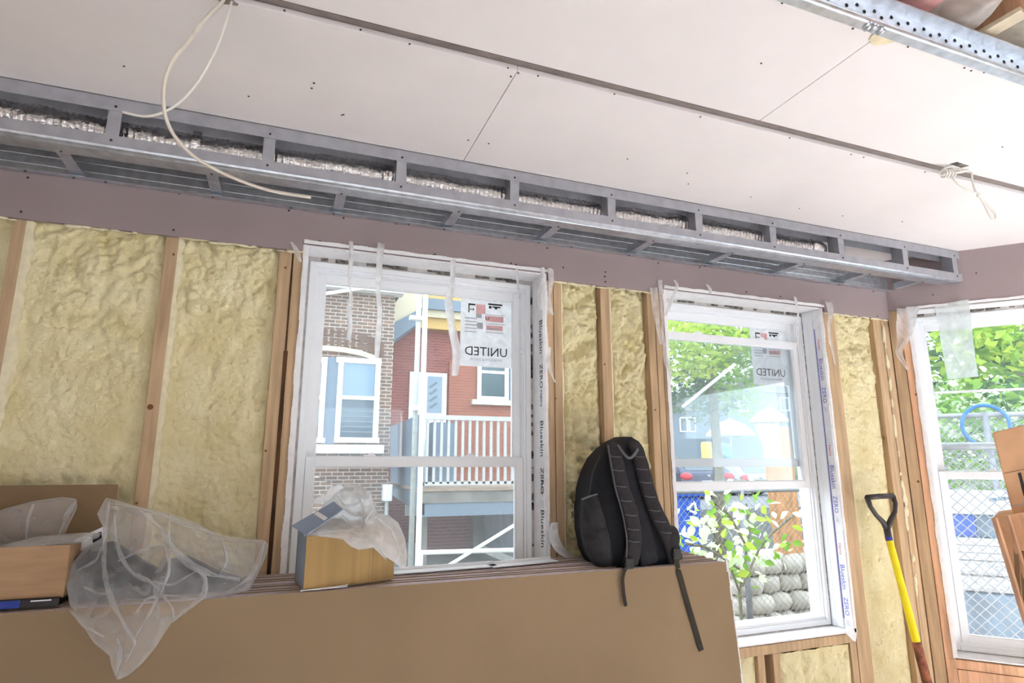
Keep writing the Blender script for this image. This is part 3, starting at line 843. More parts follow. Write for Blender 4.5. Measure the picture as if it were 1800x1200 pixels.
def jamb_text(wn, m1, m2, zs, sz):
    fr = wn['fr']; u = wn['wd'] - 0.0064
    for z in zs:
        for txt, dz, k, m in (('Blueskin', 0.0, 1.0, m1), ('ZERO', -0.152 * sz / .040, .92, m1), ('Henry', 0.148 * sz / .040, .62, m2), ('///', -0.235 * sz / .040, .8, 'ink_g')):
            tb = text_mb(txt, sz * k, fr.p(u, z + dz, -0.019), (0, 0, -1), fr.na); tb.build('lettering', M[m], wn['t'])


jamb_text(w2, 'ink_b', 'ink_r', [at(x, y, WY).z for x, y in ((1449, 648), (1468, 838), (1490, 1015))], 0.033)
jamb_text(w1, 'ink', 'ink', [at(x, y, WY).z for x, y in ((953, 590), (951, 770), (949, 930))], 0.042)
# blue printed line along the flashing
mb = MB(); f2.box(mb, w2['wd'] - 0.0074, w2['wd'] - 0.0060, W2z[0] + 0.05, W2z[1] - 0.1, -0.0385, -0.0350); mb.build('printed_line', M['ink_b'], w2['t'])
mb = MB(); f2.box(mb, w2['wd'] - 0.0125, w2['wd'] - 0.0062, W2z[0] + 0.01, W2z[1] - 0.008, -0.099, -0.040); f2.box(mb, w2['wd'] - 0.0145, w2['wd'] - 0.0125, W2z[0] + 0.01, W2z[1] - 0.008, -0.099, -0.075)
mb.build('jamb_liner', M['vinyl'], w2['t'], bevel=.001)
# folded corner of flashing under window 2
p = f2.p(w2['wd'], W2z[0], 0.0)
mb = MB(); mb.prism([p + Vector((-0.06, 0, 0.008)), p + Vector((0.012, 0, 0.02)), p + Vector((0.012, 0, -0.005)), p + Vector((0.0, 0, -0.04)), p + Vector((-0.02, 0, -0.03))], (0, -0.006, 0))
mb.build('flashing_fold', M['tape'], w2['t'], bevel=0.002)


# ------------------------------------------------------------------ torn plastic strips
STR_G = 'torn plastic strips stapled round the windows'


def strip(label, pts, widths, Y, m='strip', twist=0.0, seed=0, plane=None, cat='plastic strip', name='plastic_strip'):
    """pts: pixels along the strip, top first; hangs in front of the wall at depth Y (or on the angled wall)"""
    widths = [q * (1.5 if plane is None else 1.0) for q in widths]
    P = [(atr(x, y, plane) if plane is not None else at(x, y, Y)) for x, y in pts]
    # resample
    Q = []; Wd = []
    for i in range(len(P) - 1):
        n = max(2, int((P[i + 1] - P[i]).length / 0.015))
        for k in range(n):
            f = k / n; Q.append(P[i].lerp(P[i + 1], f)); Wd.append(widths[i] * (1 - f) + widths[i + 1] * f)
    Q.append(P[-1]); Wd.append(widths[-1])
    for _ in range(2): Q = [Q[0]] + [(Q[i - 1] + Q[i] * 2 + Q[i + 1]) / 4 for i in range(1, len(Q) - 1)] + [Q[-1]]
    ax = RE if plane is not None else Vector((1, 0, 0)); nn = RN if plane is not None else Vector((0, -1, 0))
    rows = []
    for i, (q, w_) in enumerate(zip(Q, Wd)):
        a = twist * math.sin(i * 0.35 + seed); d = ax * math.cos(a) + nn * math.sin(a)
        s_ = 0.006 * noise.noise(Vector((i * 0.3, seed, 0)))
        rows.append([q + d * (w_ * k / 2) + nn * (s_ + 0.22 * w_ * math.cos(k * 2.2 + seed)) for k in (-1, -0.5, 0, 0.5, 1)])
    o = MB().grid(rows).build(name, M[m], None, smooth=True)
    return tag(o, label, cat, STR_G)


Yp = WY - 0.028
strip('short wavy torn plastic strip at the upper left of the brick window', [(617, 424), (618, 455), (613, 490), (618, 520), (613, 545), (617, 570), (612, 598)], [.012, .012, .008, .010, .010, .012, .012], Yp, twist=.6, seed=1)
strip('long thin plastic strip hanging second from left over the brick window', [(670, 427), (667, 460), (664, 510), (668, 550), (664, 600), (662, 630)], [.018, .016, .012, .012, .014, .010], Yp, seed=2)
strip('curved plastic strip beside the window sticker reaching down past the frame', [(796, 455), (795, 500), (787, 530), (795, 580), (803, 620), (799, 660)], [.014, .012, .022, .022, .022, .016], Yp, seed=3)
strip('thin plastic thread near the upper right corner of the brick window', [(908, 470), (910, 500), (913, 525)], [.006, .005, .004], Yp, seed=4)
strip('plastic shred on the doubled stud above the box at upper left', [(512, 425), (522, 440), (528, 460)], [.006, .012, .006], Yp, seed=5)
strip('plastic scrap stapled at the top right corner of the brick window', [(954, 470), (955, 495), (949, 520), (951, 545)], [.012, .012, .018, .012], Yp, seed=6)
strip('torn plastic tuft on the stud right of the brick window', [(968, 472), (970, 495), (965, 520), (969, 553)], [.02, .018, .008, .02], Yp, seed=7)
strip('small plastic shred halfway down the stud right of the brick window', [(966, 610), (963, 640), (972, 665), (976, 672)], [.010, .018, .006, .008], Yp, seed=8)
strip('crumpled plastic scrap at the stud foot left of the backpack', [(974, 918), (971, 945), (985, 970), (1010, 985)], [.02, .030, .030, .012], WY - 0.05, seed=9)
strip('plastic tuft at the upper left corner of the open window', [(1148, 505), (1152, 540), (1156, 575), (1162, 605)], [.022, .020, .012, .010], Yp, seed=10)
strip('thin plastic strip trailing down the left jamb of the open window', [(1160, 492), (1163, 530), (1165, 590), (1172, 640), (1180, 668)], [.012, .008, .006, .014, .004], Yp, seed=11)
strip('curled plastic shred above the left end of the open window', [(1186, 492), (1192, 502), (1180, 530), (1170, 555)], [.008, .010, .012, .008], Yp, seed=12)
strip('small curled plastic tag above the middle of the open window', [(1243, 500), (1248, 506), (1250, 516)], [.010, .018, .010], Yp, seed=13)
strip('narrow plastic strip hanging at the upper right of the open window', [(1398, 522), (1402, 545), (1403, 580), (1402, 610)], [.020, .014, .012, .010], Yp, seed=14)
strip('bunched plastic scrap at the upper right corner of the open window', [(1455, 530), (1459, 550), (1456, 580), (1462, 612), (1468, 640)], [.034, .040, .020, .012, .006], Yp, twist=.3, seed=15)
strip('crumpled plastic sheet hanging at the upper left corner of the angled window', [(1596, 540), (1592, 570), (1588, 600), (1578, 620), (1596, 650)], [.10, .09, .05, .03, .012], 0, plane=0.04, twist=.35, seed=16)
strip('wide milky plastic sheet hanging over the glass of the angled window', [(1672, 531), (1676, 560), (1683, 610), (1692, 664)], [.13, .13, .12, .115], 0, m='striph', plane=0.035, seed=17, name='plastic_sheet')
# ------------------------------------------------------------------ leaning stack of drywall sheets
ZS = 1.185; YT = 1.83; LEAN = 0.11
UPV = Vector((0, LEAN, ZS)).normalized(); NRM = Vector((0, -UPV.z, UPV.y))      # up the sheet, out of its face
NS = 15; TS = 0.0150
SG = 'drywall sheets leaning under the windows'
words = ['second', 'third', 'fourth', 'fifth', 'sixth', 'seventh', 'eighth', 'ninth', 'tenth', 'eleventh', 'twelfth', 'thirteenth', 'fourteenth']
rnd = random.Random(11)
XE = atz(1276, 985, ZS).x - 0.01
for i in range(NS):
    hgt = 1.186 + 0.0006 * i - (0 if i == 0 else rnd.uniform(0.000, 0.0035))
    sh = rnd.uniform(-0.012, 0.006) if i else 0
    bot = Vector((XE + sh - 2.44, YT - LEAN + i * 0.0184, 0.002 + TS * UPV.y))
    o_ = MB().obox(bot, Vector((2.44, 0, 0)), -NRM * TS, UPV * hgt)
    o = o_.build('drywall_sheet', M['boardback'], bevel=0.0012)
    o.data.materials.append(M['boardedge'])
    for p in o.data.polygons:
        if abs(p.normal.dot(NRM)) < 0.5: p.material_index = 1
    if i == 0: lab = 'brown backed drywall sheet at the very front of the leaning stack'
    elif i == NS - 1: lab = 'drywall sheet at the back of the leaning stack, against the studs'
    else: lab = 'drywall sheet in the leaning stack, %s from the front' % words[i - 1]
    tag(o, lab, 'drywall', SG)
    if i == 0: SHEET0 = o
mb = MB()
for k in range(26):
    a = k / 26; w_ = 0.004 + 0.008 * abs(noise.noise(Vector((a * 13, 2, 0))))
    b = Vector((XE, YT - LEAN, 0.002)) + UPV * (1.2 * a)
    mb.obox(b + NRM * 0.0004, Vector((-w_, 0, 0)), NRM * 0.0008, UPV * (1.2 / 26 * 0.98)); mb.obox(b + NRM * 0.0004 + Vector((0.0004, 0, 0)), Vector((0.0012, 0, 0)), -NRM * 0.014, UPV * (1.2 / 26 * 0.98))
mb.build('edge_tape', M['tape'], SHEET0)


def stack_y(z): return YT - LEAN * (ZS - z) / ZS


# white strips on top of the stack under the first window
for a, b, lab in [((690, 1010), (876, 996), 'white trim strip on the stack beside the small box'), ((868, 998), (982, 987), 'white trim strip on the stack near the backpack')]:
    p, q = atz(a[0], a[1], ZS + 0.006), atz(b[0], b[1], ZS + 0.006)
    mb = MB(); d = (q - p); n_ = Vector((-d.y, d.x, 0)).normalized()
    mb.obox(p, d, n_ * 0.05, Vector((0, 0, 0.004))); mb.obox(p + n_ * 0.05, d, n_ * 0.006, Vector((0, 0, 0.012)))
    tag(mb.build('trim_strip', M['vinyl'], bevel=0.001), lab, 'trim strip', 'white trim strips on the stack')

# ------------------------------------------------------------------ carton at the left with a plastic liner
ZT0 = ZS + 0.006
cy0 = 1.86
xr = at(110, 1055, cy0).x; zt = at(127, 957, cy0).z
tb_ = atz(100, 1069, ZS + 0.004)
tray = thing('flat_tray', 'dark flat tray with a blue end under the open carton at far left', 'tray', (xr - 0.3, cy0 + 0.06, ZS))
MB().box(xr - 0.62, xr - 0.004, cy0 - 0.012, cy0 + 0.16, ZT0 - 0.002, ZT0 + 0.018).build('tray_body', M['buckle'], tray, bevel=0.002)
bx = at(35, 1066, cy0 - 0.012).x
MB().box(xr - 0.62, bx, cy0 - 0.0145, cy0 - 0.012, ZT0, ZT0 + 0.017).build('blue_end', mat('blue_plastic', srgb(36, 60, 150), rough=0.4), tray)
MB().box(bx + 0.02, xr - 0.02, cy0 - 0.0135, cy0 - 0.012, ZT0 + 0.012, ZT0 + 0.015).build('white_line', M['paper'], tray)
cb = thing('open_carton', 'open brown cardboard carton with its back flap standing up at far left', 'cardboard box', (xr - 0.3, cy0 + 0.1, ZT0))
zb = ZT0 + 0.018; xl = xr - 0.62; yb = 2.085
MB().box(xl, xr, cy0, cy0 + 0.004, zb, zt).build('front_panel', M['card'], cb, bevel=0.001)
MB().box(xl, xr, yb - 0.004, yb, zb, zt).build('back_panel', M['card_in'], cb)
MB().box(xr - 0.004, xr, cy0 + 0.004, yb - 0.004, zb, zt).build('side_panel', M['card'], cb)
MB().box(xl, xl + 0.004, cy0 + 0.004, yb - 0.004, zb, zt).build('side_panel', M['card'], cb)
MB().box(xl, xr, cy0, yb, zb - 0.003, zb).build('bottom_panel', M['card_in'], cb)
a = at(208, 851, yb); zf = a.z
q = at(196, 925, yb)
MB().prism([(xl, yb, zt), (q.x, yb, zt), (a.x, yb, zf), (xl, yb, zf)], (0, -0.004, 0)).build('flap', M['card_in'], cb)


# ------------------------------------------------------------------ crumpled plastic bags
class Blob:
    """closed crumpled bag: outline in pixels, depth from a base surface plus bulge and folds"""
    def __init__(s, outline, ybase, bulge, center=None, fold=0.012, fs=9.0, seed=0, back=None):
        s.o = outline; s.yb = ybase; s.bulge = bulge; s.fold = fold; s.fs = fs; s.seed = seed
        s.c = center or (sum(p[0] for p in outline) / len(outline), sum(p[1] for p in outline) / len(outline))
        A = []
        n = len(outline)
        for i in range(n):
            for k in range(8):
                f = k / 8; x = outline[i][0] * (1 - f) + outline[(i + 1) % n][0] * f; y = outline[i][1] * (1 - f) + outline[(i + 1) % n][1] * f
                A.append((math.atan2(y - s.c[1], x - s.c[0]), math.hypot(x - s.c[0], y - s.c[1])))
        A.sort(); s.A = A; s.back = bulge * 0.4 if back is None else back

    def R(s, a):
        A = s.A
        a = (a + math.pi) % (2 * math.pi) - math.pi
        for i in range(len(A)):
            if A[i][0] > a: break
        else: i = 0
        a0, r0 = A[i - 1]; a1, r1 = A[i]
        d = (a1 - a0) % (2 * math.pi); f = ((a - a0) % (2 * math.pi)) / d if d > 1e-9 else 0
        return r0 + (r1 - r0) * f

    def pt(s, x, y, side=1):
        a = math.atan2(y - s.c[1], x - s.c[0]); r = min(1, math.hypot(x - s.c[0], y - s.c[1]) / max(1e-6, s.R(a)))
        b = math.sqrt(max(0, 1 - r ** 2.2))
        Y = s.yb(x, y)
        v = Vector((x / 1000 * s.fs, y / 1000 * s.fs, s.seed + side))
        rid = (1 - abs(noise.noise(v + noise.noise_vector(v * 0.7) * 0.6)) * 2.2) * s.fold + 0.4 * s.fold * (1 - 3 * abs(noise.noise(v * 2.3)))
        if side > 0: Y = Y - b * s.bulge - rid * (0.15 + b)
        else: Y = Y + b * (s.back(x, y) if callable(s.back) else s.back) - 0.004 * b
        return at(x, y, Y)

    def build(s, name, m, parent, nr=26, na=120, backside=True, sub=0):
        mb = MB()
        for side in ((1, -1) if backside else (1,)):
            rows = []
            for i in range(nr + 1):
                r = i / nr
                rows.append([s.pt(s.c[0] + math.cos(2 * math.pi * k / na) * s.R(2 * math.pi * k / na) * r * 0.999, s.c[1] + math.sin(2 * math.pi * k / na) * s.R(2 * math.pi * k / na) * r * 0.999, side) for k in range(na + 1)])
            mb.grid(rows)
        return mb.build(name, M[m] if isinstance(m, str) else m, parent, smooth=True)

    def fold_line(s, pts, width, m, parent, name='fold'):
        Q = []
        for i in range(len(pts) - 1):
            for k in range(6):
                f = k / 6; Q.append((pts[i][0] * (1 - f) + pts[i + 1][0] * f, pts[i][1] * (1 - f) + pts[i + 1][1] * f))
        Q.append(pts[-1])
        for _ in range(3): Q = [Q[0]] + [((Q[i - 1][0] + 2 * Q[i][0] + Q[i + 1][0]) / 4, (Q[i - 1][1] + 2 * Q[i][1] + Q[i + 1][1]) / 4) for i in range(1, len(Q) - 1)] + [Q[-1]]
        rows = []
        for i, q in enumerate(Q):
            d = (Q[min(i + 1, len(Q) - 1)][0] - Q[max(i - 1, 0)][0], Q[min(i + 1, len(Q) - 1)][1] - Q[max(i - 1, 0)][1]); l = math.hypot(*d) or 1
            nx_, ny_ = -d[1] / l, d[0] / l; t = i / (len(Q) - 1); w_ = width * (0.35 + 0.65 * math.sin(math.pi * min(1, t * 1.1 + 0.05))) * (0.8 + .4 * noise.noise(Vector((i * .4, width, s.seed))))
            row = []
            for k, lift in ((-1, 0.001), (-0.4, 0.010), (0, 0.016), (0.4, 0.010), (1, 0.001)):
                p = s.pt(q[0] + nx_ * w_ * k, q[1] + ny_ * w_ * k); p = p + Vector((0, -lift - 0.002, 0)); row.append(p)
            rows.append(row)
        return MB().grid(rows).build(name, M[m], parent, smooth=True)


def bagY(x, y):
    Y = 1.90 - 0.13 * max(0, min(1.2, (y - 900) / 160)) + (0.0003 * max(0, x - 250) if y < 1060 else 0)
    z = at(x, y, Y).z
    if z < ZS + 0.05: Y = min(Y, stack_y(z) - 0.02) if y > 1045 + max(0, (150 - x)) * 0 else Y
    return Y


def blendY(x, y):
    t = max(0.0, min(1.0, (y - 960) / 130))
    top = 1.92 + 0.00025 * max(0, x - 250)
    zz = at(x, y, 1.76).z
    low = stack_y(min(ZS, zz)) - 0.016
    return top * (1 - t) + low * t


bag_t = thing('clear_plastic_bag', 'large crumpled clear plastic bag draped over the stack edge beside the carton', 'plastic bag', (-0.1, 1.8, ZS))
OUT = [(186, 874), (170, 904), (181, 925), (179, 945), (150, 962), (126, 990), (117, 1030), (122, 1062), (140, 1092), (165, 1130), (192, 1152), (196, 1172), (206, 1196), (226, 1186), (248, 1168), (272, 1140), (300, 1096), (345, 1062), (400, 1046), (438, 1038), (455, 1006), (470, 972), (473, 955), (462, 947), (440, 948), (380, 938), (345, 918), (300, 902), (250, 892), (210, 880)]
bag = Blob(OUT, blendY, 0.07, center=(265, 1010), fold=0.020, fs=13, seed=2.5, back=0.012)
bag.build('bag_film', 'bagclear', bag_t, nr=40, na=200)
for pts, w_ in [([(192, 880), (186, 935), (182, 985), (188, 1030), (206, 1075), (230, 1115), (240, 1128), (222, 1160)], 6), ([(202, 905), (204, 950), (216, 985), (236, 1010), (268, 1022), (305, 1068), (306, 1085)], 5),
                ([(288, 950), (312, 972), (338, 995), (375, 1010), (422, 1018)], 9), ([(290, 960), (300, 1000), (282, 1040), (262, 1080), (236, 1122)], 4), ([(345, 998), (362, 1015), (360, 1045), (330, 1070), (306, 1090)], 6),
                ([(195, 885), (260, 895), (330, 922), (385, 942), (455, 952)], 4), ([(245, 895), (285, 930), (300, 958), (298, 1000)], 5), ([(465, 950), (455, 985), (440, 1015), (400, 1040)], 5), ([(125, 1070), (150, 1100), (185, 1118)], 4), ([(205, 1120), (212, 1150), (204, 1185)], 8), ([(150, 1030), (175, 1045), (195, 1040)], 4), ([(300, 905), (296, 950), (320, 975)], 3), ([(210, 985), (260, 960), (300, 955)], 3), ([(240, 1075), (258, 1050), (300, 1045), (350, 1052)], 3), ([(390, 945), (400, 985), (385, 1012)], 3), ([(270, 1020), (300, 1030), (350, 1000)], 3), ([(140, 1000), (170, 985), (180, 960)], 3)]:
    bag.fold_line(pts, w_, 'bagfold', bag_t)
# dark contents showing through the film
db = thing('dark_bundle', 'dark grey fabric bundle showing through the clear plastic bag', 'bundle', (-0.1, 1.95, ZS))
for (outl, yb0, bl) in [([(124, 985), (160, 960), (200, 950), (240, 975), (292, 1005), (285, 1052), (200, 1068), (126, 1066)], 1.93, 0.05), ([(285, 985), (330, 975), (380, 1000), (420, 1012), (435, 1025), (425, 1040), (360, 1048), (290, 1052)], 1.955, 0.05)]:
    Blob(outl, lambda x, y, q=yb0: q, bl, fold=0.015, fs=20, seed=yb0).build('folded_cloth', 'darkstuff', db, nr=14, na=60)
cd = MB(); a, b, c_, d = [at(x, y, 1.955) for x, y in ((128, 950), (182, 925), (188, 950), (132, 972))]
cd.prism([a, b, c_, d], (0, 0.004, 0))
lc = tag(cd.build('printed_card', M['paper']), 'small white printed card sticking up between carton and plastic bag', 'card')
a, b, c_, d = [at(x, y, 1.9535) for x, y in ((161, 940), (178, 934), (180, 950), (164, 957))]
MB().prism([a, b, c_, d], (0, 0.001, 0)).build('print_block', M['ink_b'] if False else M['ink'], lc)
# liner film of the carton
lin = thing('plastic_liner', 'crumpled clear plastic liner spilling out of the open carton', 'plastic sheet', (xr - 0.3, 1.95, zt))
l1 = Blob([(-40, 950), (-20, 905), (10, 893), (60, 880), (110, 873), (134, 876), (136, 892), (122, 920), (112, 945), (60, 952), (0, 958)], lambda x, y: 2.02, 0.04, fold=0.014, fs=16, seed=4)
l1.build('liner_film', 'bagclear', lin, nr=16, na=80)
l2 = Blob([(-40, 966), (0, 958), (60, 944), (115, 938), (176, 934), (182, 942), (150, 952), (125, 957), (60, 962), (0, 966)], lambda x, y: 1.93 - 0.04 * max(0, min(1, (y - 935) / 25)), 0.03, fold=0.01, fs=16, seed=6)
l2.build('liner_film', 'bagfold', lin, nr=12, na=80)
l1.fold_line([(134, 880), (118, 905), (105, 940)], 6, 'bagfold', lin); l1.fold_line([(60, 885), (50, 910), (48, 945)], 4, 'bagfold', lin)

# ------------------------------------------------------------------ small box with a white bag in front of the first window
A = atz(533, 1036, ZS + 0.008); B = atz(692, 1016, ZS + 0.008); Cc = atz(512, 1012, ZS + 0.008)
sb = thing('small_carton', 'small yellowish cardboard box with a grey taped flap before the first window', 'cardboard box', (A + B) / 2)
hb = at(536, 942, A.y).z - A.z
fx = (B - A); dx = (Cc - A).normalized() * 0.16; up = Vector((0, 0, 1))
MB().obox(A, fx, dx.normalized() * 0.004, up * hb).build('front_panel', M['card_y'], sb, bevel=0.001)
MB().obox(A + dx, fx, -dx.normalized() * 0.004, up * hb).build('back_panel', M['card_y'], sb)
MB().obox(A + fx.normalized() * 0.0005 + dx * 0.03, fx.normalized() * 0.004, dx * 0.94, up * hb).build('side_panel', M['flapgrey'], sb)
MB().obox(B - fx.normalized() * 0.0045 + dx * 0.03, fx.normalized() * 0.004, dx * 0.94, up * hb).build('side_panel', M['card_y'], sb)
MB().obox(A, fx, dx, up * -0.003).build('bottom_panel', M['card_y'], sb)
# vertical seam on the front
MB().obox(A + fx * 0.74 - dx.normalized() * 0.0008, fx.normalized() * 0.0012, dx.normalized() * 0.0006, up * hb * 0.97).build('panel_seam', M['card_in'], sb)
# taped flap, hinged along the left top edge, rising to the right
h0 = A + up * hb; h1 = at(513, 925, A.y + 0.06)
t0 = at(604, 896, A.y - 0.01); t1 = at(588, 882, A.y + 0.035)
n_ = (t0 - h0).cross(h1 - h0).normalized()
fl = MB().prism([h0, t0, t1, h1], n_ * 0.004).build('flap', M['flapgrey'], sb, bevel=0.001)
m0 = h0.lerp(t0, .52); m1 = h1.lerp(t1, .50); e = (t0 - h0).normalized() * 0.012
s_ = -1 if n_.y > 0 else 1
for sg in (1, -1):
    MB().prism([m0.lerp(m1, .1), m0.lerp(m1, .1) + e, m0.lerp(m1, .9) + e, m0.lerp(m1, .9)], n_ * 0.0012).build('tape', M['tape'], fl).location += n_ * (0.0042 if sg > 0 else -0.0014)
# loose white card under the box
a, b = atz(528, 1039, ZS + 0.0055), atz(610, 1031, ZS + 0.0055)
MBc = MB().obox(a, b - a, Vector((0.02, 0.10, 0)), Vector((0, 0, 0.002)))
tag(MBc.build('white_card', M['paper']), 'white card lying under the left corner of the small box', 'card')

wbag = thing('white_plastic_bag', 'crumpled white plastic bag spilling from the small box', 'plastic bag', (A + B) / 2 + up * hb)
o1 = [(530, 942), (548, 925), (562, 900), (575, 872), (590, 858), (606, 852), (634, 853), (652, 868), (660, 895), (664, 905), (682, 904), (700, 918), (712, 945), (716, 975), (713, 1003), (700, 994), (682, 988), (673, 968), (668, 960), (640, 965), (630, 966), (616, 960), (603, 948), (575, 944)]
wb1 = Blob(o1, lambda x, y: A.y - 0.012 + 0.14 * max(0, min(1, (955 - y) / 45)) * (1 if x < 640 else .6) + max(0, (x - 665)) * 0.0012, 0.05, center=(628, 920), fold=0.018, fs=22, seed=8.3, back=0.03)
wb1.build('bag_film', 'bagwhite', wbag, nr=30, na=160, backside=False)
hd = Blob([(546, 880), (556, 874), (572, 868), (580, 856), (600, 850), (604, 858), (588, 868), (580, 878), (566, 884), (552, 886)], lambda x, y: A.y + 0.05, 0.012, fold=0.003, fs=30, seed=3, back=0.006)
hd.build('bag_handle', 'bagwhite', wbag, nr=8, na=60)
for pts, w_ in [([(590, 870), (605, 890), (628, 885), (640, 870)], 4), ([(600, 905), (620, 925), (640, 920), (655, 895)], 4), ([(575, 935), (610, 930), (640, 945)], 4), ([(665, 910), (690, 930), (705, 975)], 4), ([(622, 855), (636, 885), (640, 930)], 4)]:
    wb1.fold_line(pts, w_, 'bagwhite', wbag)

# ------------------------------------------------------------------ backpack
bp = thing('backpack', 'black backpack with padded straps leaning on the wall on top of the stack', 'backpack', (1.2, 1.97, ZS))
secs = [(1000, 1050, 1186, 1.985, .095), (990, 1036, 1190, 1.985, .115), (965, 1024, 1184, 1.985, .120), (930, 1017, 1170, 1.99, .120), (895, 1016, 1158, 1.995, .118), (860, 1019, 1149, 2.0, .112), (830, 1026, 1142, 2.005, .105), (805, 1037, 1138, 2.012, .094), (788, 1051, 1133, 2.018, .08), (776, 1066, 1124, 2.022, .062), (768, 1080, 1110, 2.026, .035)]
rows = []; NA = 40
for (py, l, r_, yc, hd_) in secs:
    a, b = at(l, py, yc + 0.02), at(r_, py, yc - hd_ * 0.6); cx = (a.x + b.x) / 2; hw = (b.x - a.x) / 2; z = (a.z + b.z) / 2
    row = []
    for k in range(NA + 1):
        t = 2 * math.pi * k / NA; cs, sn = math.cos(t), math.sin(t)
        row.append(Vector((cx + hw * math.copysign(abs(cs) ** .62, cs), yc + hd_ * math.copysign(abs(sn) ** .62, sn), z)))
    rows.append(row)
rows[0] = [Vector((p.x, p.y, max(p.z, ZS + 0.004))) for p in rows[0]]
mb = MB(); mb.grid(rows); n0 = len(mb.v)
mb.add(rows[0][:-1], [tuple(range(NA))]); mb.add(rows[-1][:-1], [tuple(range(NA - 1, -1, -1))])
body = mb.build('body', M['pack'], bp, smooth=True)


def fY(py, pad=0.0):
    for i in range(len(secs) - 1):
        if secs[i + 1][0] <= py <= secs[i][0]:
            f = (secs[i][0] - py) / (secs[i][0] - secs[i + 1][0]); a = secs[i][3] - secs[i][4]; b = secs[i + 1][3] - secs[i + 1][4]
            return a + (b - a) * f - pad
    return (secs[0][3] - secs[0][4] if py > secs[0][0] else secs[-1][3] - secs[-1][4]) - pad


def padded(name, pts, w_, th, m, parent, quilt=0, Yf=None):
    Q = []
    for i in range(len(pts) - 1):
        for k in range(8):
            f = k / 8; Q.append((pts[i][0] * (1 - f) + pts[i + 1][0] * f, pts[i][1] * (1 - f) + pts[i + 1][1] * f))
    Q.append(pts[-1])
    for _ in range(4): Q = [Q[0]] + [((Q[i - 1][0] + 2 * Q[i][0] + Q[i + 1][0]) / 4, (Q[i - 1][1] + 2 * Q[i][1] + Q[i + 1][1]) / 4) for i in range(1, len(Q) - 1)] + [Q[-1]]
    P = [at(x, y, (Yf(x, y) if Yf else fY(y, 0.004 + th * .4))) for x, y in Q]
    rows = []
    for i, p in enumerate(P):
        d = (P[min(i + 1, len(P) - 1)] - P[max(i - 1, 0)]).normalized(); s = d.cross(Vector((0, -1, 0))).normalized(); n_ = s.cross(d)
        q = 1.0
        if quilt: q = 0.72 + 0.28 * abs(math.sin(math.pi * i * quilt / len(P)))
        row = []
        for k in range(13):
            t = 2 * math.pi * k / 12; cs, sn = math.cos(t), math.sin(t)
            row.append(p + s * (w_ / 2 * math.copysign(abs(cs) ** .5, cs)) + n_ * (th / 2 * q * math.copysign(abs(sn) ** .7, sn)))
        rows.append(row)
    mb = MB().grid(rows); mb.add(rows[0][:-1], [tuple(range(12))]); mb.add(rows[-1][:-1], [tuple(range(12))])
    return mb.build(name, M[m], parent, smooth=True, sharp=60)


padded('back_panel', [(1098, 795), (1110, 860), (1130, 930), (1142, 990)], 0.07, 0.016, 'pack', bp)
padded('shoulder_strap', [(1078, 780), (1084, 815), (1093, 860), (1108, 900), (1115, 940), (1113, 970), (1106, 994)], 0.056, 0.026, 'strap', bp, quilt=9, Yf=lambda x, y: fY(y, 0.016) - 0.012 * math.sin(max(0, min(1, (y - 780) / 215)) * math.pi))
padded('shoulder_strap', [(1116, 780), (1127, 815), (1136, 852), (1149, 893), (1165, 924), (1180, 955), (1188, 985)], 0.056, 0.026, 'strap', bp, quilt=9, Yf=lambda x, y: fY(y, 0.016) - 0.012 * math.sin(max(0, min(1, (y - 780) / 215)) * math.pi))
for (ps, nq) in (([(1078, 780), (1084, 815), (1093, 860), (1108, 900), (1115, 940), (1113, 970)], 8), ([(1116, 780), (1127, 815), (1136, 852), (1149, 893), (1165, 924), (1180, 955)], 8)):
    for k in range(1, nq):
        f = k / nq * (len(ps) - 1); i = min(len(ps) - 2, int(f)); ff = f - i
        x = ps[i][0] * (1 - ff) + ps[i + 1][0] * ff; y = ps[i][1] * (1 - ff) + ps[i + 1][1] * ff
        yq = fY(y, 0.016) - 0.012 * math.sin(max(0, min(1, (y - 780) / 215)) * math.pi) - 0.0125
        MB().tube([at(x - 10, y - 1, yq), at(x, y + 1, yq - .001), at(x + 10, y + 1, yq)], .0016, 6).build('seam', M['grey'], bp, smooth=True)
padded('carry_loop', [(1086, 783), (1096, 797), (1104, 805), (1110, 804), (1117, 796), (1121, 789)], 0.010, 0.008, 'grey', bp, Yf=lambda x, y: fY(y, 0.034))
padded('binding', [(1069, 783), (1074, 815), (1082, 860), (1095, 905), (1102, 945), (1101, 985)], 0.004, 0.006, 'grey', bp, Yf=lambda x, y: fY(y, 0.034))
padded('zip', [(1056, 800), (1042, 830), (1036, 870)], 0.005, 0.006, 'buckle', bp, Yf=lambda x, y: 1.93)
wy = lambda x, y: min(stack_y(at(x, y, 1.8).z) - 0.006, 1.826) if y > 1000 else 1.83
padded('webbing', [(1187, 975), (1192, 1000), (1198, 1022), (1208, 1058), (1222, 1105), (1233, 1143)], 0.021, 0.003, 'webbing', bp, Yf=wy)
padded('webbing', [(1106, 990), (1097, 1004), (1094, 1018), (1096, 1042), (1100, 1065)], 0.013, 0.003, 'webbing', bp, Yf=lambda x, y: wy(x, y) - 0.004)
for px, py in ((1188, 972), (1105, 990)):
    p = at(px, py, 1.832); mb = MB(); mb.box(p.x - .016, p.x + .016, p.y - .010, p.y + .004, p.z - .018, p.z + .018); mb.box(p.x - .019, p.x + .019, p.y - .006, p.y + .002, p.z - .006, p.z + .004); mb.build('buckle', M['buckle'], bp, bevel=.004)
p = at(1182, 945, 1.845); MB().ell(p, .030, .016, .042, 12, 8).build('strap_end', M['strap'], bp, smooth=True)
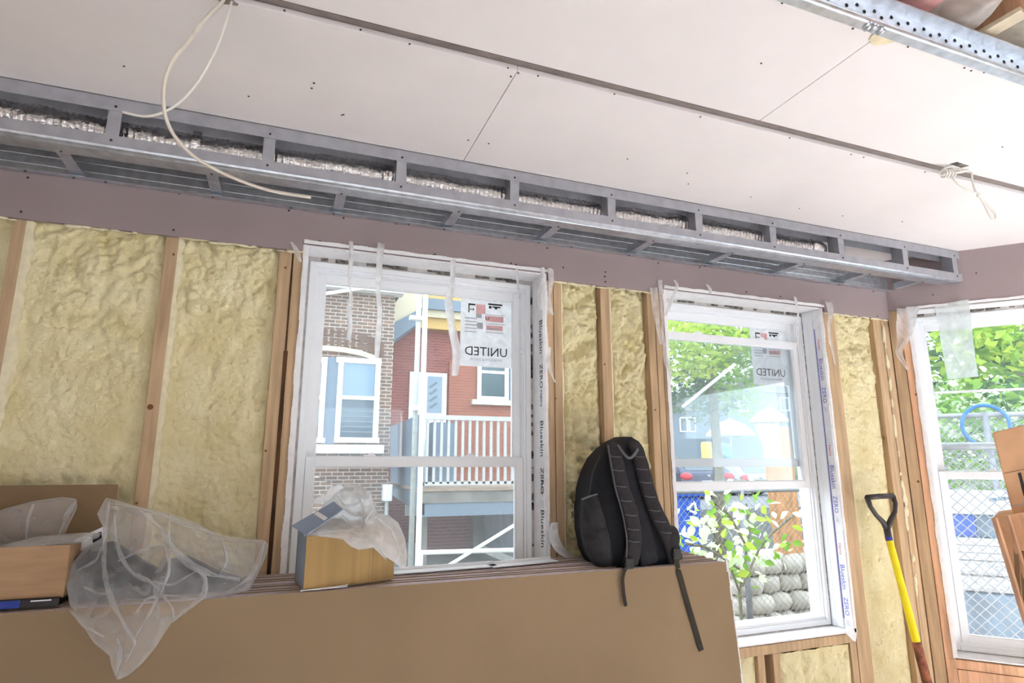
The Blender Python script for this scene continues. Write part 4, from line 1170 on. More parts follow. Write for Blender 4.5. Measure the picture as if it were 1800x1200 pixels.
# stretch side pocket
pk = Blob([(1022, 878), (1050, 868), (1062, 905), (1074, 950), (1080, 990), (1062, 1001), (1042, 992), (1026, 965), (1019, 925)], lambda x, y: 1.935 - 0.0009 * (x - 1020), 0.030, fold=0.006, fs=22, seed=5)
pk.build('side_pocket', mat('pocket_mesh', srgb(50, 49, 52), rough=0.85, var=0.15, scale=30, bump=0.4, bscale=500), bp, nr=14, na=60)
padded('pocket_hem', [(1022, 878), (1036, 872), (1050, 868)], 0.006, 0.005, 'grey', bp, Yf=lambda x, y: 1.905)

# ------------------------------------------------------------------ shovel
sh = thing('shovel', 'shovel with black D handle and yellow shaft leaning in the corner', 'shovel', (2.5, 1.9, 0))
YH = 2.045
P1 = at(1562, 944, YH); P2 = at(1612, 1132, YH - 0.06); dirS = (P2 - P1).normalized()
kz = (0.42 - P1.z) / dirS.z; P3 = P1 + dirS * kz
HP = lambda x, y: at(x, y, YH)
mb = MB()
mb.tube([HP(1524, 874), HP(1546, 872), HP(1569, 871)], [.012, .0125, .012], 10)
mb.tube([HP(1524, 873), HP(1530, 890), HP(1540, 905), HP(1552, 917), HP(1559, 930)], [.012, .010, .010, .012, .013], 10)
mb.tube([HP(1569, 871), HP(1574, 884), HP(1573, 899), HP(1566, 913), HP(1559, 930)], [.012, .010, .010, .012, .013], 10)
mb.tube([HP(1557, 920), P1, P1 + dirS * 0.012], [.015, .0145, .0145], 12)
mb.build('d_handle', M['handle'], sh, smooth=True)
MB().tube([P1 - dirS * 0.004, P1 + dirS * 0.014], .0152, 12).build('blue_band', M['bluetape'], sh, smooth=True, sharp=40)
MB().tube([P1 + dirS * 0.012, P2], [.0148, .0165], 14).build('shaft', M['yellow'], sh, smooth=True, sharp=40)
MB().tube([P2 - dirS * 0.01, P2 + (P3 - P2) * .5, P3], [.0185, .019, .021], 12).build('socket', M['rust'], sh, smooth=True, sharp=40)
bl = []
tip = P3 + (dirS + Vector((0, 0, -0.2))).normalized() * 0.40
dw = (tip - P3).normalized(); sx_ = dw.cross(Vector((0, 1, 0))).normalized(); nn_ = sx_.cross(dw)
for i in range(15):
    t = i / 14; c = P3 + dw * (t * (tip - P3).length)
    wv = 0.105 * min(1, t * 6 + 0.35) * (1 if t < .55 else math.sqrt(max(0.0, 1 - ((t - .55) / .46) ** 2)))
    bl.append([c + sx_ * (wv * k / 4) + nn_ * (0.022 * (abs(k) / 4) ** 2) for k in range(-4, 5)])
MB().grid(bl).build('blade', M['rust'], sh, smooth=True, solid=.003)

# ------------------------------------------------------------------ cartons at the right edge
DV = Vector((0.30, 0.16, 0))
Yc = 1.28
fp = [at(x, y, Yc + k) for x, y, k in ((1744, 760, 0), (1900, 722, -.16), (1940, 880, -.17), (1781, 906, -.01))]
rb = thing('tilted_carton', 'pale brown cardboard carton with dark print tilted at the right edge', 'cardboard box', (fp[3] + fp[2]) / 2)
MB().prism(fp, DV).build('carton_body', M['card_l'], rb, bevel=0.003)
nf = (fp[1] - fp[0]).cross(fp[3] - fp[0]).normalized()
if nf.dot(-fp[0] + Vector((0, 0, CAMZ))) < 0: nf = -nf
def fq(u, v): return fp[0].lerp(fp[1], u).lerp(fp[3].lerp(fp[2], u), v)
MB().prism([fq(.02, .50), fq(1, .50), fq(1, .507), fq(.02, .507)], nf * 0.0008).build('flap_seam', M['card_in'], rb)
for q in [(.17, .53, .205, .80), (.24, .55, .27, .72), (.28, .60, .5, .66), (.25, .8, .5, .86), (.02, .88, .16, .89)]:
    MB().prism([fq(q[0], q[1]), fq(q[2], q[1]), fq(q[2], q[3]), fq(q[0], q[3])], nf * 0.0008).build('print_block', M['ink_g'] if q[0] < .1 else M['ink'], rb)
gp = [at(x, y, Yc + k) for x, y, k in ((1747, 908, 0), (1940, 882, -.17), (1980, 1180, -.2), (1835, 1200, -.06), (1800, 1086, -.04), (1772, 990, -.02))]
k_ = gp[2]; fl_ = [Vector((gp[3].x + 0.05, gp[3].y - 0.02, 0.0)), Vector((gp[2].x + 0.05, gp[2].y - .04, 0.0))]
cr = thing('slatted_crate', 'orange brown slatted crate board under the tilted carton at right edge', 'crate', (gp[3].x, gp[3].y, 0))
MB().prism([gp[0], gp[1], gp[2], fl_[1], fl_[0], gp[3], gp[4], gp[5]], DV * 0.9).build('crate_panel', M['card_l'], cr)
def gq(x, y): return at(x, y, Yc - 0.02 - (x - 1747) * 0.0009)
for (a, b, w_) in [((1748, 910), (1812, 1120), 0.012), ((1770, 906), (1830, 1100), 0.010), ((1796, 903), (1850, 1090), 0.010), ((1786, 962), (1792, 1062), 0.004), ((1797, 968), (1803, 1066), 0.004)]:
    MB().bar(gq(*a), gq(*b), w_, 0.012, up=(0, 1, 0)).build('slat', M['wood_r'] if w_ > .005 else M['card_in'], cr)

# ------------------------------------------------------------------ hanging cables
def smooth_path(P, it=3, sub=6):
    Q = []
    for i in range(len(P) - 1):
        for k in range(sub): Q.append(P[i].lerp(P[i + 1], k / sub))
    Q.append(P[-1])
    for _ in range(it * 3): Q = [Q[0]] + [(Q[i - 1] + Q[i] * 2 + Q[i + 1]) / 4 for i in range(1, len(Q) - 1)] + [Q[-1]]
    return Q


h0 = atz(400, 2, H)
P = [Vector((h0.x - .005, h0.y, H + 0.02))] + [at(x, y, h0.y - d) for x, y, d in [(395, 2, 0), (350, 42, .02), (332, 75, .05), (312, 92, .07), (291, 130, .08), (286, 165, .08), (289, 205, .06), (304, 238, .04), (340, 278, .02), (405, 312, 0), (475, 337, 0), (546, 347, .01)]]
c1 = MB().tube(smooth_path(P), 0.0065, 10, flat=.55).build('hanging_cable', M['cable_y'], smooth=True)
tag(c1, 'thicker cream electrical cable looping down from the ceiling at upper left', 'cable', 'cables hanging from the ceiling')
P = [Vector((h0.x + .01, h0.y, H + 0.02))] + [at(x, y, h0.y + d) for x, y, d in [(408, 0, 0), (393, 55, -.02), (372, 105, -.03), (345, 150, -.02), (320, 178, 0), (290, 198, .01), (255, 207, .02), (216, 197, .03)]]
c2 = MB().tube(smooth_path(P), 0.0045, 10, flat=.6).build('hanging_cable', M['cable'], smooth=True)
tag(c2, 'thinner white cable crossing the cream loop at upper left', 'cable', 'cables hanging from the ceiling')
MB().tube([P[-1] + (P[-1] - P[-2]).normalized() * .002, P[-1]], .002, 6).build('core', M['ink'], c2)
pts = []
mb = MB(); rnd = random.Random(2)
for k in range(12):
    a = 2 * math.pi * k / 12; r = rnd.uniform(.010, .017); pts.append((h0.x + r * math.cos(a) * 1.4, h0.y + r * math.sin(a), H - 0.0006))
MB().prism(pts, (0, 0, 0.001)).build('cable_hole', M['furring'], ceil)

j = atz(1690, 300, H)
kn = thing('cable_knot', 'bundle of white cables wrapped and looped from a slot in the ceiling at right', 'cable', (j.x, j.y, H))
b0 = atz(1688, 290, H)
MB().obox(Vector((b0.x - .035, b0.y - .012, H - 0.0008)), (.07, .004, 0), (-.01, .02, 0), (0, 0, 0.0016)).build('slot_hole', M['gap'], ceil)
kz = lambda x, y, d=0.02: at(x, y, j.y - d)
for pth, r in [([(1672, 290, -.005), (1674, 312, .01), (1686, 325, .02), (1706, 337, .03), (1722, 342, .03), (1750, 350, .03), (1784, 358, .03)], .0035), ([(1708, 292, -.005), (1709, 320, .02), (1714, 336, .03), (1722, 346, .03), (1736, 360, .03), (1750, 376, .03), (1750, 385, .03), (1744, 386, .03), (1738, 376, .03), (1730, 358, .03), (1720, 342, .035)], .0035),
               ([(1656, 300, .0), (1660, 296, .01), (1672, 291, .015), (1690, 288, .015), (1705, 285, .01), (1716, 290, .01), (1708, 297, .012), (1690, 303, .014), (1670, 304, .012), (1657, 306, .01)], .004)]:
    MB().tube(smooth_path([kz(x, y, d) for x, y, d in pth], 2), r, 8).build('strand', M['cable'], kn, smooth=True)
for k in range(4):
    p = kz(1658 + 5 * k, 305, .012); MB().tube([p + Vector((.001 * q, .012 * math.cos(q), .014 * math.sin(q))) for q in [i * .5 for i in range(13)]], .003, 6).build('wrap', M['cable'], kn, smooth=True)
p = kz(1721, 343, .033); MB().ell(p, .010, .008, .010, 10, 7).build('knot', M['cable'], kn, smooth=True)
# ------------------------------------------------------------------ outside
ZG = -0.35
M['grass'] = mat('yard_soil', srgb(142, 130, 114), rough=0.95, var=0.2, scale=3, bump=0.5, bscale=12)
M['asph'] = mat('asphalt', srgb(128, 130, 134), rough=0.95, var=0.1, scale=4)
M['brickA'] = brick_mat('brick_brown', srgb(126, 98, 82), srgb(98, 80, 70), srgb(168, 160, 152))
M['brickR'] = brick_mat('brick_red', srgb(142, 74, 64), srgb(124, 64, 56), srgb(150, 110, 100))
M['brickO'] = brick_mat('brick_orange', srgb(160, 92, 70), srgb(146, 82, 62), srgb(160, 116, 98))
M['stone'] = mat('pale_stone', srgb(204, 198, 186), rough=0.85, var=0.08, scale=6)
M['cream2'] = mat('cream_paint', srgb(196, 184, 158), rough=0.6, var=0.03)
M['ochre'] = mat('ochre_paint', srgb(196, 160, 92), rough=0.6, var=0.05)
M['slate'] = mat('grey_blue_paint', srgb(112, 126, 140), rough=0.7, var=0.05)
M['concrete'] = mat('concrete', srgb(124, 120, 114), rough=0.95, var=0.12, scale=3)
M['pane'] = mat('far_pane', srgb(112, 136, 154), rough=0.12, var=0.05, scale=1.5, spec=0.8)
M['pane_d'] = mat('far_pane_dark', srgb(72, 90, 102), rough=0.12, var=0.1, scale=1.5, spec=0.8)
M['whitep'] = mat('white_paint', srgb(236, 238, 240), rough=0.5, var=0.02)
M['deckw'] = mat('weathered_white', srgb(186, 184, 182), rough=.7, var=.06)
M['galv'] = mat('pipe_grey', srgb(186, 192, 190), rough=0.5, metal=.3)
M['roof'] = mat('roof_shingle', srgb(120, 116, 118), rough=0.95, var=0.15, scale=30)
M['leaf'] = leaf_mat('leaf_green', srgb(156, 192, 84), srgb(96, 148, 66))
M['leaf2'] = leaf_mat('leaf_yellow', srgb(204, 216, 88), srgb(148, 188, 78))
M['leaf3'] = leaf_mat('leaf_dark', srgb(84, 128, 80), srgb(50, 88, 60))
M['leafp'] = leaf_mat('leaf_washed', srgb(236, 242, 222), srgb(200, 224, 176))  # blossom and leaf tone with near-white overexposure put into the colour
M['bark'] = mat('bark', srgb(132, 128, 112), rough=0.95, var=0.2, scale=10, stretch=(3, 3, .5), bump=.6)
M['wire'] = mat('fence_wire', srgb(150, 153, 157), rough=0.5, metal=.4)
M['osb'] = mat('osb_board', srgb(196, 146, 100), rough=0.9, var=0.12, scale=14, stretch=(1, 1, .6))
M['binblue'] = mat('blue_bin', srgb(44, 92, 190), rough=0.45, var=0.05)
M['carb'] = mat('dark_car_paint', srgb(36, 52, 84), rough=0.2, var=0.05, coat=.5)
M['carg'] = mat('grey_car_paint', srgb(150, 152, 150), rough=0.25, var=0.04, coat=.5)
M['red'] = mat('tail_light', srgb(206, 36, 56), rough=0.25)
M['plank'] = mat('weathered_plank', srgb(150, 132, 114), rough=0.95, var=0.15, scale=5, stretch=(1, 8, 8))
M['bluehose'] = mat('blue_hose', srgb(24, 104, 170), rough=0.4)
M['tyre'] = mat('tyre', srgb(40, 40, 44), rough=0.8)

tag(MB().box(-14, 26, 2.30, 10.2, ZG - 0.1, ZG).build('ground_yard', M['grass']), 'bare soil yard outside the windows', 'ground', kind='structure')
tag(MB().box(4.2, 40, 10.2, 60, -0.2, 0.62).build('ground_street', M['asph']), 'raised street and parking strip beyond the fence', 'street', kind='structure')
M['bank'] = mat('grass_bank', srgb(118, 134, 96), rough=.95, var=.25, scale=2, bump=.5, bscale=6)
tag(MB().prism([(7.5, 17.6, .6), (7.5, 18.2, 1.64), (7.5, 60, 1.7), (7.5, 60, .6)], (40, 0, 0)).build('ground_bank', M['bank']), 'grassy bank rising behind the parked cars', 'ground', kind='structure')
tag(MB().box(-30, 4.2, 10.2, 60, ZG - 0.1, ZG).build('ground_alley', M['concrete']), 'concrete alley between the neighbouring houses', 'ground', kind='structure')
tag(MB().prism([(3.2, 2.28, ZG - .1), (26, -18, ZG - .1), (26, 2.3, ZG - .1)], (0, 0, .1)).build('ground_side', M['grass']), 'side yard outside the angled window', 'ground', kind='structure')


def rect(mb, x0, y0, x1, y1, Y, th, front=0.0):
    """box between two pixel corners at depth Y"""
    a, b = at(x0, (y0 + y1) / 2, Y), at(x1, (y0 + y1) / 2, Y); zt_, zb_ = at((x0 + x1) / 2, y0, Y).z, at((x0 + x1) / 2, y1, Y).z
    return mb.box(a.x, b.x, Y - front, Y - front + th, zb_, zt_)


# brown brick house
YA_ = 12.0
ha = thing('brown_brick_house', 'brown brick house with white windows outside the left of the first window', 'house', (at(600, 800, YA_).x, YA_ + 2, ZG))
xa0, xa1 = at(380, 700, YA_).x, at(688, 700, YA_).x
ztop = at(620, 513, YA_).z
MB().box(xa0, xa1, YA_, YA_ + 1.2, ZG, ztop).build('brick_wall', M['brickA'], ha)
mb = MB(); mb.box(xa0, xa1 + .15, YA_ - .25, YA_ + .1, ztop, ztop + .18); mb.build('gutter', M['whitep'], ha, bevel=.02)
MB().prism([(xa0, YA_ - .25, ztop + .18), (xa0, YA_ + 1.2, ztop + .9), (xa0, YA_ + 1.2, ztop + .18)], (xa1 - xa0 + .2, 0, 0)).build('roof', M['roof'], ha)
p = at(545, 512, YA_ - .3); q = at(688, 498, YA_ - .3); MB().bar(at(546, 520, YA_ - .3), at(640, 506, YA_ - .3), .05, .06).build('drain_pipe', M['whitep'], ha)


def far_window(parent, x0, y0, x1, y1, Y, fw=9, m1='pane', m2='pane_d', split=.47):
    mb = MB(); rect(mb, x0, y0, x1, y1, Y, .03, .03); f_ = mb.build('window', M['pane'], parent)
    mb = MB()
    rect(mb, x0, y0, x0 + fw, y1, Y, .03, .065); rect(mb, x1 - fw, y0, x1, y1, Y, .03, .065); rect(mb, x0, y0, x1, y0 + fw, Y, .03, .064); rect(mb, x0, y1 - fw, x1, y1, Y, .03, .064)
    ym = y0 + (y1 - y0) * split; rect(mb, x0, ym - fw * .35, x1, ym + fw * .35, Y, .03, .066)
    mb.build('window_frame', M['whitep'], f_)
    mb = MB(); rect(mb, x0 + fw, y0 + fw, x1 - fw, ym - fw * .35, Y, .01, .04); mb.build('pane', M[m1], f_)
    mb = MB(); rect(mb, x0 + fw, ym + fw * .35, x1 - fw, y1 - fw, Y, .01, .04); mb.build('pane', M[m2], f_)
    return f_


wA = far_window(ha, 591, 630, 666, 778, YA_)
mb = MB()
for k in range(5): rect(mb, 599, 722 + 9 * k, 657, 724 + 9 * k, YA_, .006, .046)
mb.build('blind_slats', M['slate'], wA)
far_window(ha, 500, 628, 571, 778, YA_)
mb = MB(); rect(mb, 571, 628, 591, 780, YA_, .02, .035); mb.build('mullion_panel', M['slate'], ha)
mb = MB(); rect(mb, 480, 781, 674, 797, YA_, .12, .10); mb.build('stone_sill', M['stone'], ha, bevel=.01)
arc = [(480, 618), (510, 609), (545, 606), (575, 607), (605, 610), (635, 616), (655, 623), (671, 631)]
P_ = [at(x, y, YA_ - .07) for x, y in arc]; lo_ = [at(x, y + 9, YA_ - .07) for x, y in arc]
MB().prism(P_ + lo_[::-1], (0, .1, 0)).build('arch_trim', M['cream2'], ha)
M['soldier'] = mat('soldier_brick', srgb(104, 82, 72), rough=.9, var=.12, scale=3)
for k in range(18):
    f = k / 17; i = min(len(arc) - 2, int(f * (len(arc) - 1))); ff = f * (len(arc) - 1) - i
    x = arc[i][0] * (1 - ff) + arc[i + 1][0] * ff; y = arc[i][1] * (1 - ff) + arc[i + 1][1] * ff
    for r in (0, 1):
        mb = MB(); rect(mb, x - 3.6, y - 15 - 15 * r, x + 3.6, y - 2 - 15 * r, YA_, .03, .018); mb.build('brick', M['soldier'], ha)
MB().prism([at(x, y, YA_ - 1.0) for x, y in ((530, 842), (562, 838), (605, 866), (605, 905), (530, 905))], (0, .9, 0)).build('stair_wall', M['brickA'], ha)
mb = MB(); rect(mb, 671, 851, 687, 880, YA_, .2, .2); mb.build('meter_box', M['whitep'], ha, bevel=.02)
mb = MB(); p = at(680, 880, YA_ - .1); mb.tube([p, (p.x, p.y, ZG)], .04, 8); mb.build('conduit', M['galv'], ha)

# red brick house
YR = 15.0
hr = thing('red_brick_house', 'red brick house with a pale door seen through the first window', 'house', (at(800, 800, YR).x, YR + 2, ZG))
xb0, xb1 = at(640, 700, YR).x, at(1010, 700, YR).x
zf_ = at(820, 585, YR).z
MB().box(xb0, xb1, YR, YR + 3, ZG, zf_).build('brick_wall', M['brickR'], hr)
mb = MB(); rect(mb, 786, 640, 960, 905, YR, .1, .08); mb.build('brick_panel', M['brickO'], hr)
for y0, y1, m, fr_ in [(568, 586, 'ochre', .25), (556, 568, 'cream2', .35), (538, 556, 'slate', .45), (470, 538, 'ochre', .3)]:
    mb = MB(); rect(mb, 640, y0, 1000, y1, YR, .4, fr_); mb.build('frieze_band', M[m], hr)
MB().prism([at(x, y, 13.6) for x, y in ((690, 470), (742, 470), (742, 541), (694, 566))], (0, 1.2, 0)).build('upper_bay', M['cream2'], hr)
MB().prism([at(x, y, 13.5) for x, y in ((694, 566), (742, 541), (742, 563), (690, 600))], (0, 1.3, 0)).build('bay_soffit', M['slate'], hr)
dr = MB(); rect(dr, 716, 655, 782, 905, YR, .06, .06); d_ = dr.build('door', M['whitep'], hr)
mb = MB(); rect(mb, 750, 662, 776, 726, YR, .01, .07); mb.build('door_pane', M['pane'], d_)
mb = MB()
for k in range(4): mb.bar(at(756, 680 + 12 * k, YR - .08), at(768, 672 + 12 * k, YR - .08), .05, .02, up=(0, 1, 0))
mb.build('door_ornament', M['pane_d'], d_)
far_window(hr, 838, 628, 893, 704, YR - .08, 7, 'pane_d', 'pane_d', .35)
mb = MB(); rect(mb, 826, 704, 902, 713, YR, .2, .22); mb.build('stone_sill', M['stone'], hr, bevel=.01)
mb = MB(); rect(mb, 893, 640, 912, 704, YR, .05, .14); mb.build('shutter', M['slate'], hr)

# wooden deck in front of the red house
YD = 10.5
dk = thing('wooden_deck', 'raised wooden deck with a white baluster railing before the red house', 'deck', (at(820, 900, YD).x, YD, ZG))
mb = MB(); rect(mb, 742, 731, 930, 739, YD, .09, .02); mb.build('top_rail', M['deckw'], dk)
mb = MB(); rect(mb, 742, 846, 930, 852, YD, .06, 0); mb.build('bottom_rail', M['deckw'], dk)
for k in range(15):
    x = 751 + 12.5 * k; mb = MB(); rect(mb, x - 2.2, 738, x + 2.2, 850, YD, .04, 0); mb.build('baluster', M['deckw'], dk)
xd0, xd1 = at(738, 860, YD).x, at(960, 860, YD).x
zd = at(820, 857, YD).z
MB().box(xd0, xd1, YD - .05, YR - .1, zd - .05, zd).build('deck_floor', M['plank'], dk)
mb = MB(); rect(mb, 738, 860, 960, 882, YD, .05, .02); mb.build('rim_board', M['concrete'], dk)
mb = MB(); rect(mb, 738, 882, 960, 905, YD, .05, .0); mb.build('rim_board', M['slate'], dk)
sp = [at(740, 727, YD), at(740, 905, YD), at(686, 868, 14.2), at(686, 750, 14.2)]
MB().prism(sp, (.06, 0, 0)).build('side_panel', M['slate'], dk)
mb = MB(); rect(mb, 738, 905, 832, 985, 13.0, .2, 0); mb.build('skirt_wall', M['brickR'], dk)
mb = MB(); rect(mb, 832, 905, 960, 985, 12.8, .2, 0); mb.build('skirt_wall', M['concrete'], dk)
mb = MB(); rect(mb, 760, 742, 800, 850, 13.5, .5, 0); mb.build('deck_furniture', M['slate'], dk)
for x in (746, 948):
    mb = MB(); p = at(x, 905, YD + .3); mb.box(p.x - .06, p.x + .06, p.y, p.y + .12, ZG, p.z); mb.build('deck_post', M['concrete'], dk)

po = thing('white_post', 'tall white post with a grey conduit outside the first window', 'post', (at(740, 900, 9.0).x, 9.0, ZG))
p = at(742, 760, 9.0)
MB().box(p.x - .035, p.x + .035, 9.0, 9.07, ZG, 7.0).build('post_shaft', M['whitep'], po, bevel=.01)
p2 = at(729, 760, 9.2); MB().tube([(p2.x, 9.2, ZG), (p2.x, 9.2, 7.0)], .04, 10).build('conduit', M['galv'], po, smooth=True)
for y in (560, 718): q = at(729, y, 9.2); MB().box(q.x - .09, q.x + .12, 9.1, 9.2, q.z - .03, q.z + .03).build('bracket', M['whitep'], po)
a, b = at(735, 971, 8.6), at(915, 966, 8.6)
rl = thing('pipe_rail', 'white horizontal pipe rail low outside the first window', 'rail', ((a.x + b.x) / 2, 8.6, ZG))
MB().tube([a, b], .032, 8).build('rail', M['whitep'], rl, smooth=True)
for q in (a.lerp(b, .02), a.lerp(b, .98)): MB().tube([(q.x, q.y, ZG), (q.x, q.y, q.z)], .04, 8).build('rail_post', M['whitep'], rl, smooth=True)
a, b = at(775, 1002, 8.2), at(915, 916, 8.2); a = b + (a - b) * ((b.z - ZG) / (b.z - a.z))
tag(MB().tube([a, b], .024, 8).build('leaning_pole', M['whitep'], smooth=True), 'white pole leaning diagonally outside the first window', 'pole')


# foliage ----------------------------------------------------------
def leaves(mb, c, R, n, size, rnd, shell=0.35):
    for _ in range(n):
        while True:
            v = Vector((rnd.uniform(-1, 1), rnd.uniform(-1, 1), rnd.uniform(-1, 1)))
            if shell < v.length < 1: break
        p = Vector(c) + Vector((v.x * R[0], v.y * R[1], v.z * R[2]))
        s = size * rnd.uniform(.6, 1.3)
        a = Vector((rnd.uniform(-1, 1), rnd.uniform(-1, 1), rnd.uniform(-.6, .3))).normalized(); b = a.cross(Vector((rnd.uniform(-1, 1), rnd.uniform(-1, 1), rnd.uniform(-1, 1)))).normalized()
        n_ = a.cross(b) * s * .12
        mb.add([p, p + a * s * .5 + b * s * .32 + n_, p + a * s, p + a * s * .5 - b * s * .32 + n_], [(0, 1, 2, 3)])
    return mb


def tree(name, label, base, top, tr, clumps, mats_, size, n, seed, branches=()):
    t = thing(name, label, 'tree', (base[0], base[1], base[2]), 'trees outside the windows')
    b, tp = Vector(base), Vector(top)
    MB().tube([b, b.lerp(tp, .5) + Vector((.08, 0, 0)), tp], [tr, tr * .8, tr * .55], 10).build('trunk', M['bark'], t, smooth=True)
    for (a, e, r) in branches:
        MB().tube([Vector(a), Vector(a).lerp(Vector(e), .5) + Vector((0, 0, .12)), Vector(e)], [r, r * .7, r * .4], 8).build('branch', M['bark'], t, smooth=True)
    rnd = random.Random(seed)
    for k, (c, R) in enumerate(clumps):
        vol = R[0] * R[1] * R[2]
        o = leaves(MB(), c, R, int(n * vol ** .75), size, rnd).build('foliage', M[mats_[k % len(mats_)]], t)
        o['kind'] = 'stuff'
    return t


def C2(x, y, Y, r, ry=None, rz=None): p = at(x, y, Y); return (tuple(p), (r, ry or r, rz or r * .8))


tb0 = at(1255, 830, 9.6)
tree('leafy_tree', 'bright green leafy tree filling the top of the open window', (tb0.x, 9.6, .62 if False else ZG), tuple(at(1248, 640, 9.6)), .13,
     [C2(1200, 590, 9, 1.0), C2(1290, 570, 8.6, 1.0), C2(1260, 640, 9.5, .9), C2(1185, 670, 9.4, .7), C2(1340, 620, 8.4, .55), C2(1300, 690, 9.6, .6), C2(1230, 700, 10, .7), C2(1380, 560, 8.4, .7), C2(1240, 520, 9, 1.0), C2(1340, 510, 8.6, .9), C2(1190, 620, 8.5, .8), C2(1250, 590, 8.2, .8), C2(1310, 620, 8.2, .6)],
     ['leaf2', 'leaf', 'leaf', 'leaf3', 'leafp', 'leaf', 'leaf3', 'leaf', 'leaf2', 'leaf', 'leaf2', 'leaf2', 'leaf'], .13, 900, 1,
     branches=[(at(1248, 650, 9.6), at(1190, 600, 9.2), .05), (at(1248, 640, 9.6), at(1330, 570, 8.9), .05)])
# trees seen through the angled window: placed on lines outside that wall
def CR_(x, y, off, r, rz=None): p = atr(x, y, off); return (tuple(p), (r, r, rz or r * .85))
tt = atr(1790, 800, -7.5)
tree('broad_tree', 'thick trunked green tree outside the angled window', (tt.x, tt.y, ZG), tuple(atr(1778, 600, -7.5)), .26,
     [CR_(1700, 590, -6.2, .8), CR_(1760, 620, -6.5, .8), CR_(1640, 600, -7, .9), CR_(1730, 680, -7, .9), CR_(1650, 690, -7.5, .9), CR_(1800, 560, -6, .8), CR_(1700, 520, -7, 1.1), CR_(1810, 680, -7, .9)],
     ['leaf2', 'leaf', 'leaf3', 'leaf', 'leafp', 'leaf2', 'leaf', 'leaf3'], .15, 560, 2,
     branches=[(atr(1780, 640, -7.5), atr(1735, 540, -7.2), .16), (atr(1780, 640, -7.5), atr(1830, 560, -7.2), .12)])
hb_ = atr(1700, 820, -6)
tree('garden_hedge', 'pale green hedge behind the wire fence outside the angled window', (hb_.x, hb_.y, ZG), (hb_.x, hb_.y, .9), .05,
     [CR_(1650, 740, -5.6, .7), CR_(1700, 745, -5.6, .7), CR_(1750, 745, -5.5, .7), CR_(1800, 740, -5.5, .7), CR_(1680, 800, -5.6, .7), CR_(1760, 810, -5.6, .7), CR_(1850, 780, -5.5, .8)],
     ['leaf', 'leafp', 'leaf', 'leaf3'], .12, 700, 3)


# chain link fences ---------------------------------------------------
def chainlink(label, a, b, z0, z1, pitch, r=.0022, posts=3):
    a, b = Vector((a[0], a[1], 0)), Vector((b[0], b[1], 0)); L = (b - a).length; d = (b - a).normalized(); Hh = z1 - z0
    t = thing('chain_link_fence', label, 'fence', ((a + b) / 2).to_tuple()[:2] + (z0,), 'chain link fences in the yard')
    mb = MB(); nw = int((L + Hh) / pitch)
    for s in (1, -1):
        for k in range(nw + 1):
            u0 = k * pitch - (Hh if s > 0 else 0); v0, v1 = 0.0, Hh; ua, ub = u0, u0 + s * Hh
            if s < 0: ua, ub = u0, u0 - Hh
            # clip
            f0, f1 = 0.0, 1.0; du = ub - ua
            for lim, sgn in ((0, 1), (L, -1)):
                den = du * sgn; num = (lim - ua) * sgn
                if den > 0: f0 = max(f0, num / den)
                else: f1 = min(f1, num / den)
            if f0 >= f1 - .01: continue
            A_ = a + d * (ua + du * f0) + Vector((0, 0, z0 + Hh * f0)); B_ = a + d * (ua + du * f1) + Vector((0, 0, z0 + Hh * f1))
            mb.tube([A_, B_], r, 4, caps=False)
    w_ = mb.build('wire_mesh', M['wire'], t); w_['kind'] = 'stuff'
    MB().tube([a + Vector((0, 0, z1)), b + Vector((0, 0, z1))], .022, 8).build('top_rail', M['wire'], t, smooth=True)
    for k in range(posts):
        p = a.lerp(b, k / max(1, posts - 1)); MB().tube([p + Vector((0, 0, ZG)), p + Vector((0, 0, z1 + .03))], .028, 8).build('fence_post', M['wire'], t, smooth=True)
    return t


fa, fb = at(1120, 930, 4.9), at(1470, 930, 4.9)
chainlink('chain link fence in front of the blue bin outside the open window', fa, fb, ZG, at(1300, 862, 4.9).z, .07, posts=3)
ga, gb = atr(1600, 800, -3.3), atr(1900, 800, -3.3)
chainlink('chain link fence close outside the angled window', ga, gb, ZG, atr(1690, 784, -3.3).z + .28, .075, r=.004, posts=3)

# blue recycling bin
bp_ = at(1209, 950, 5.6); zt_ = at(1209, 872, 5.6).z
xw = at(1232, 910, 5.6).x - at(1182, 910, 5.6).x
bn = thing('recycling_bin', 'blue wheeled recycling bin behind the wire fence', 'bin', (bp_.x, 5.8, ZG))
x0, x1 = bp_.x - xw * .6, bp_.x + xw * .45
vs = [(x0 + .03, 5.6, ZG), (x1 - .03, 5.6, ZG), (x1 - .03, 6.1, ZG), (x0 + .03, 6.1, ZG), (x0, 5.55, zt_), (x1, 5.55, zt_), (x1, 6.2, zt_), (x0, 6.2, zt_)]
MB().add(vs, [(0, 3, 2, 1), (4, 5, 6, 7), (0, 1, 5, 4), (1, 2, 6, 5), (2, 3, 7, 6), (3, 0, 4, 7)]).build('bin_body', M['binblue'], bn, bevel=.02)
MB().box(x0 - .03, x1 + .03, 5.5, 6.25, zt_, zt_ + .05).build('lid', M['binblue'], bn, bevel=.02)
mb = MB(); cc = at(1218, 893, 5.53)
for k in range(3):
    a0 = math.pi / 2 + k * 2 * math.pi / 3
    p = cc + Vector((math.cos(a0) * .05, 0, math.sin(a0) * .05)); q = cc + Vector((math.cos(a0 + 1.5) * .05, 0, math.sin(a0 + 1.5) * .05)); mb.bar(p, q, .022, .012, up=(0, 1, 0))
    d = (q - p).normalized(); n_ = Vector((-d.z, 0, d.x)); mb.prism([q + n_ * .025, q - n_ * .025, q + d * .035], (0, .01, 0))
mb.build('recycling_symbol', M['whitep'], bn)
for x in (x0 + .06, x1 - .06): MB().tube([(x - .03, 6.15, ZG + .1), (x + .03, 6.15, ZG + .1)], .1, 12).build('wheel', M['tyre'], bn)

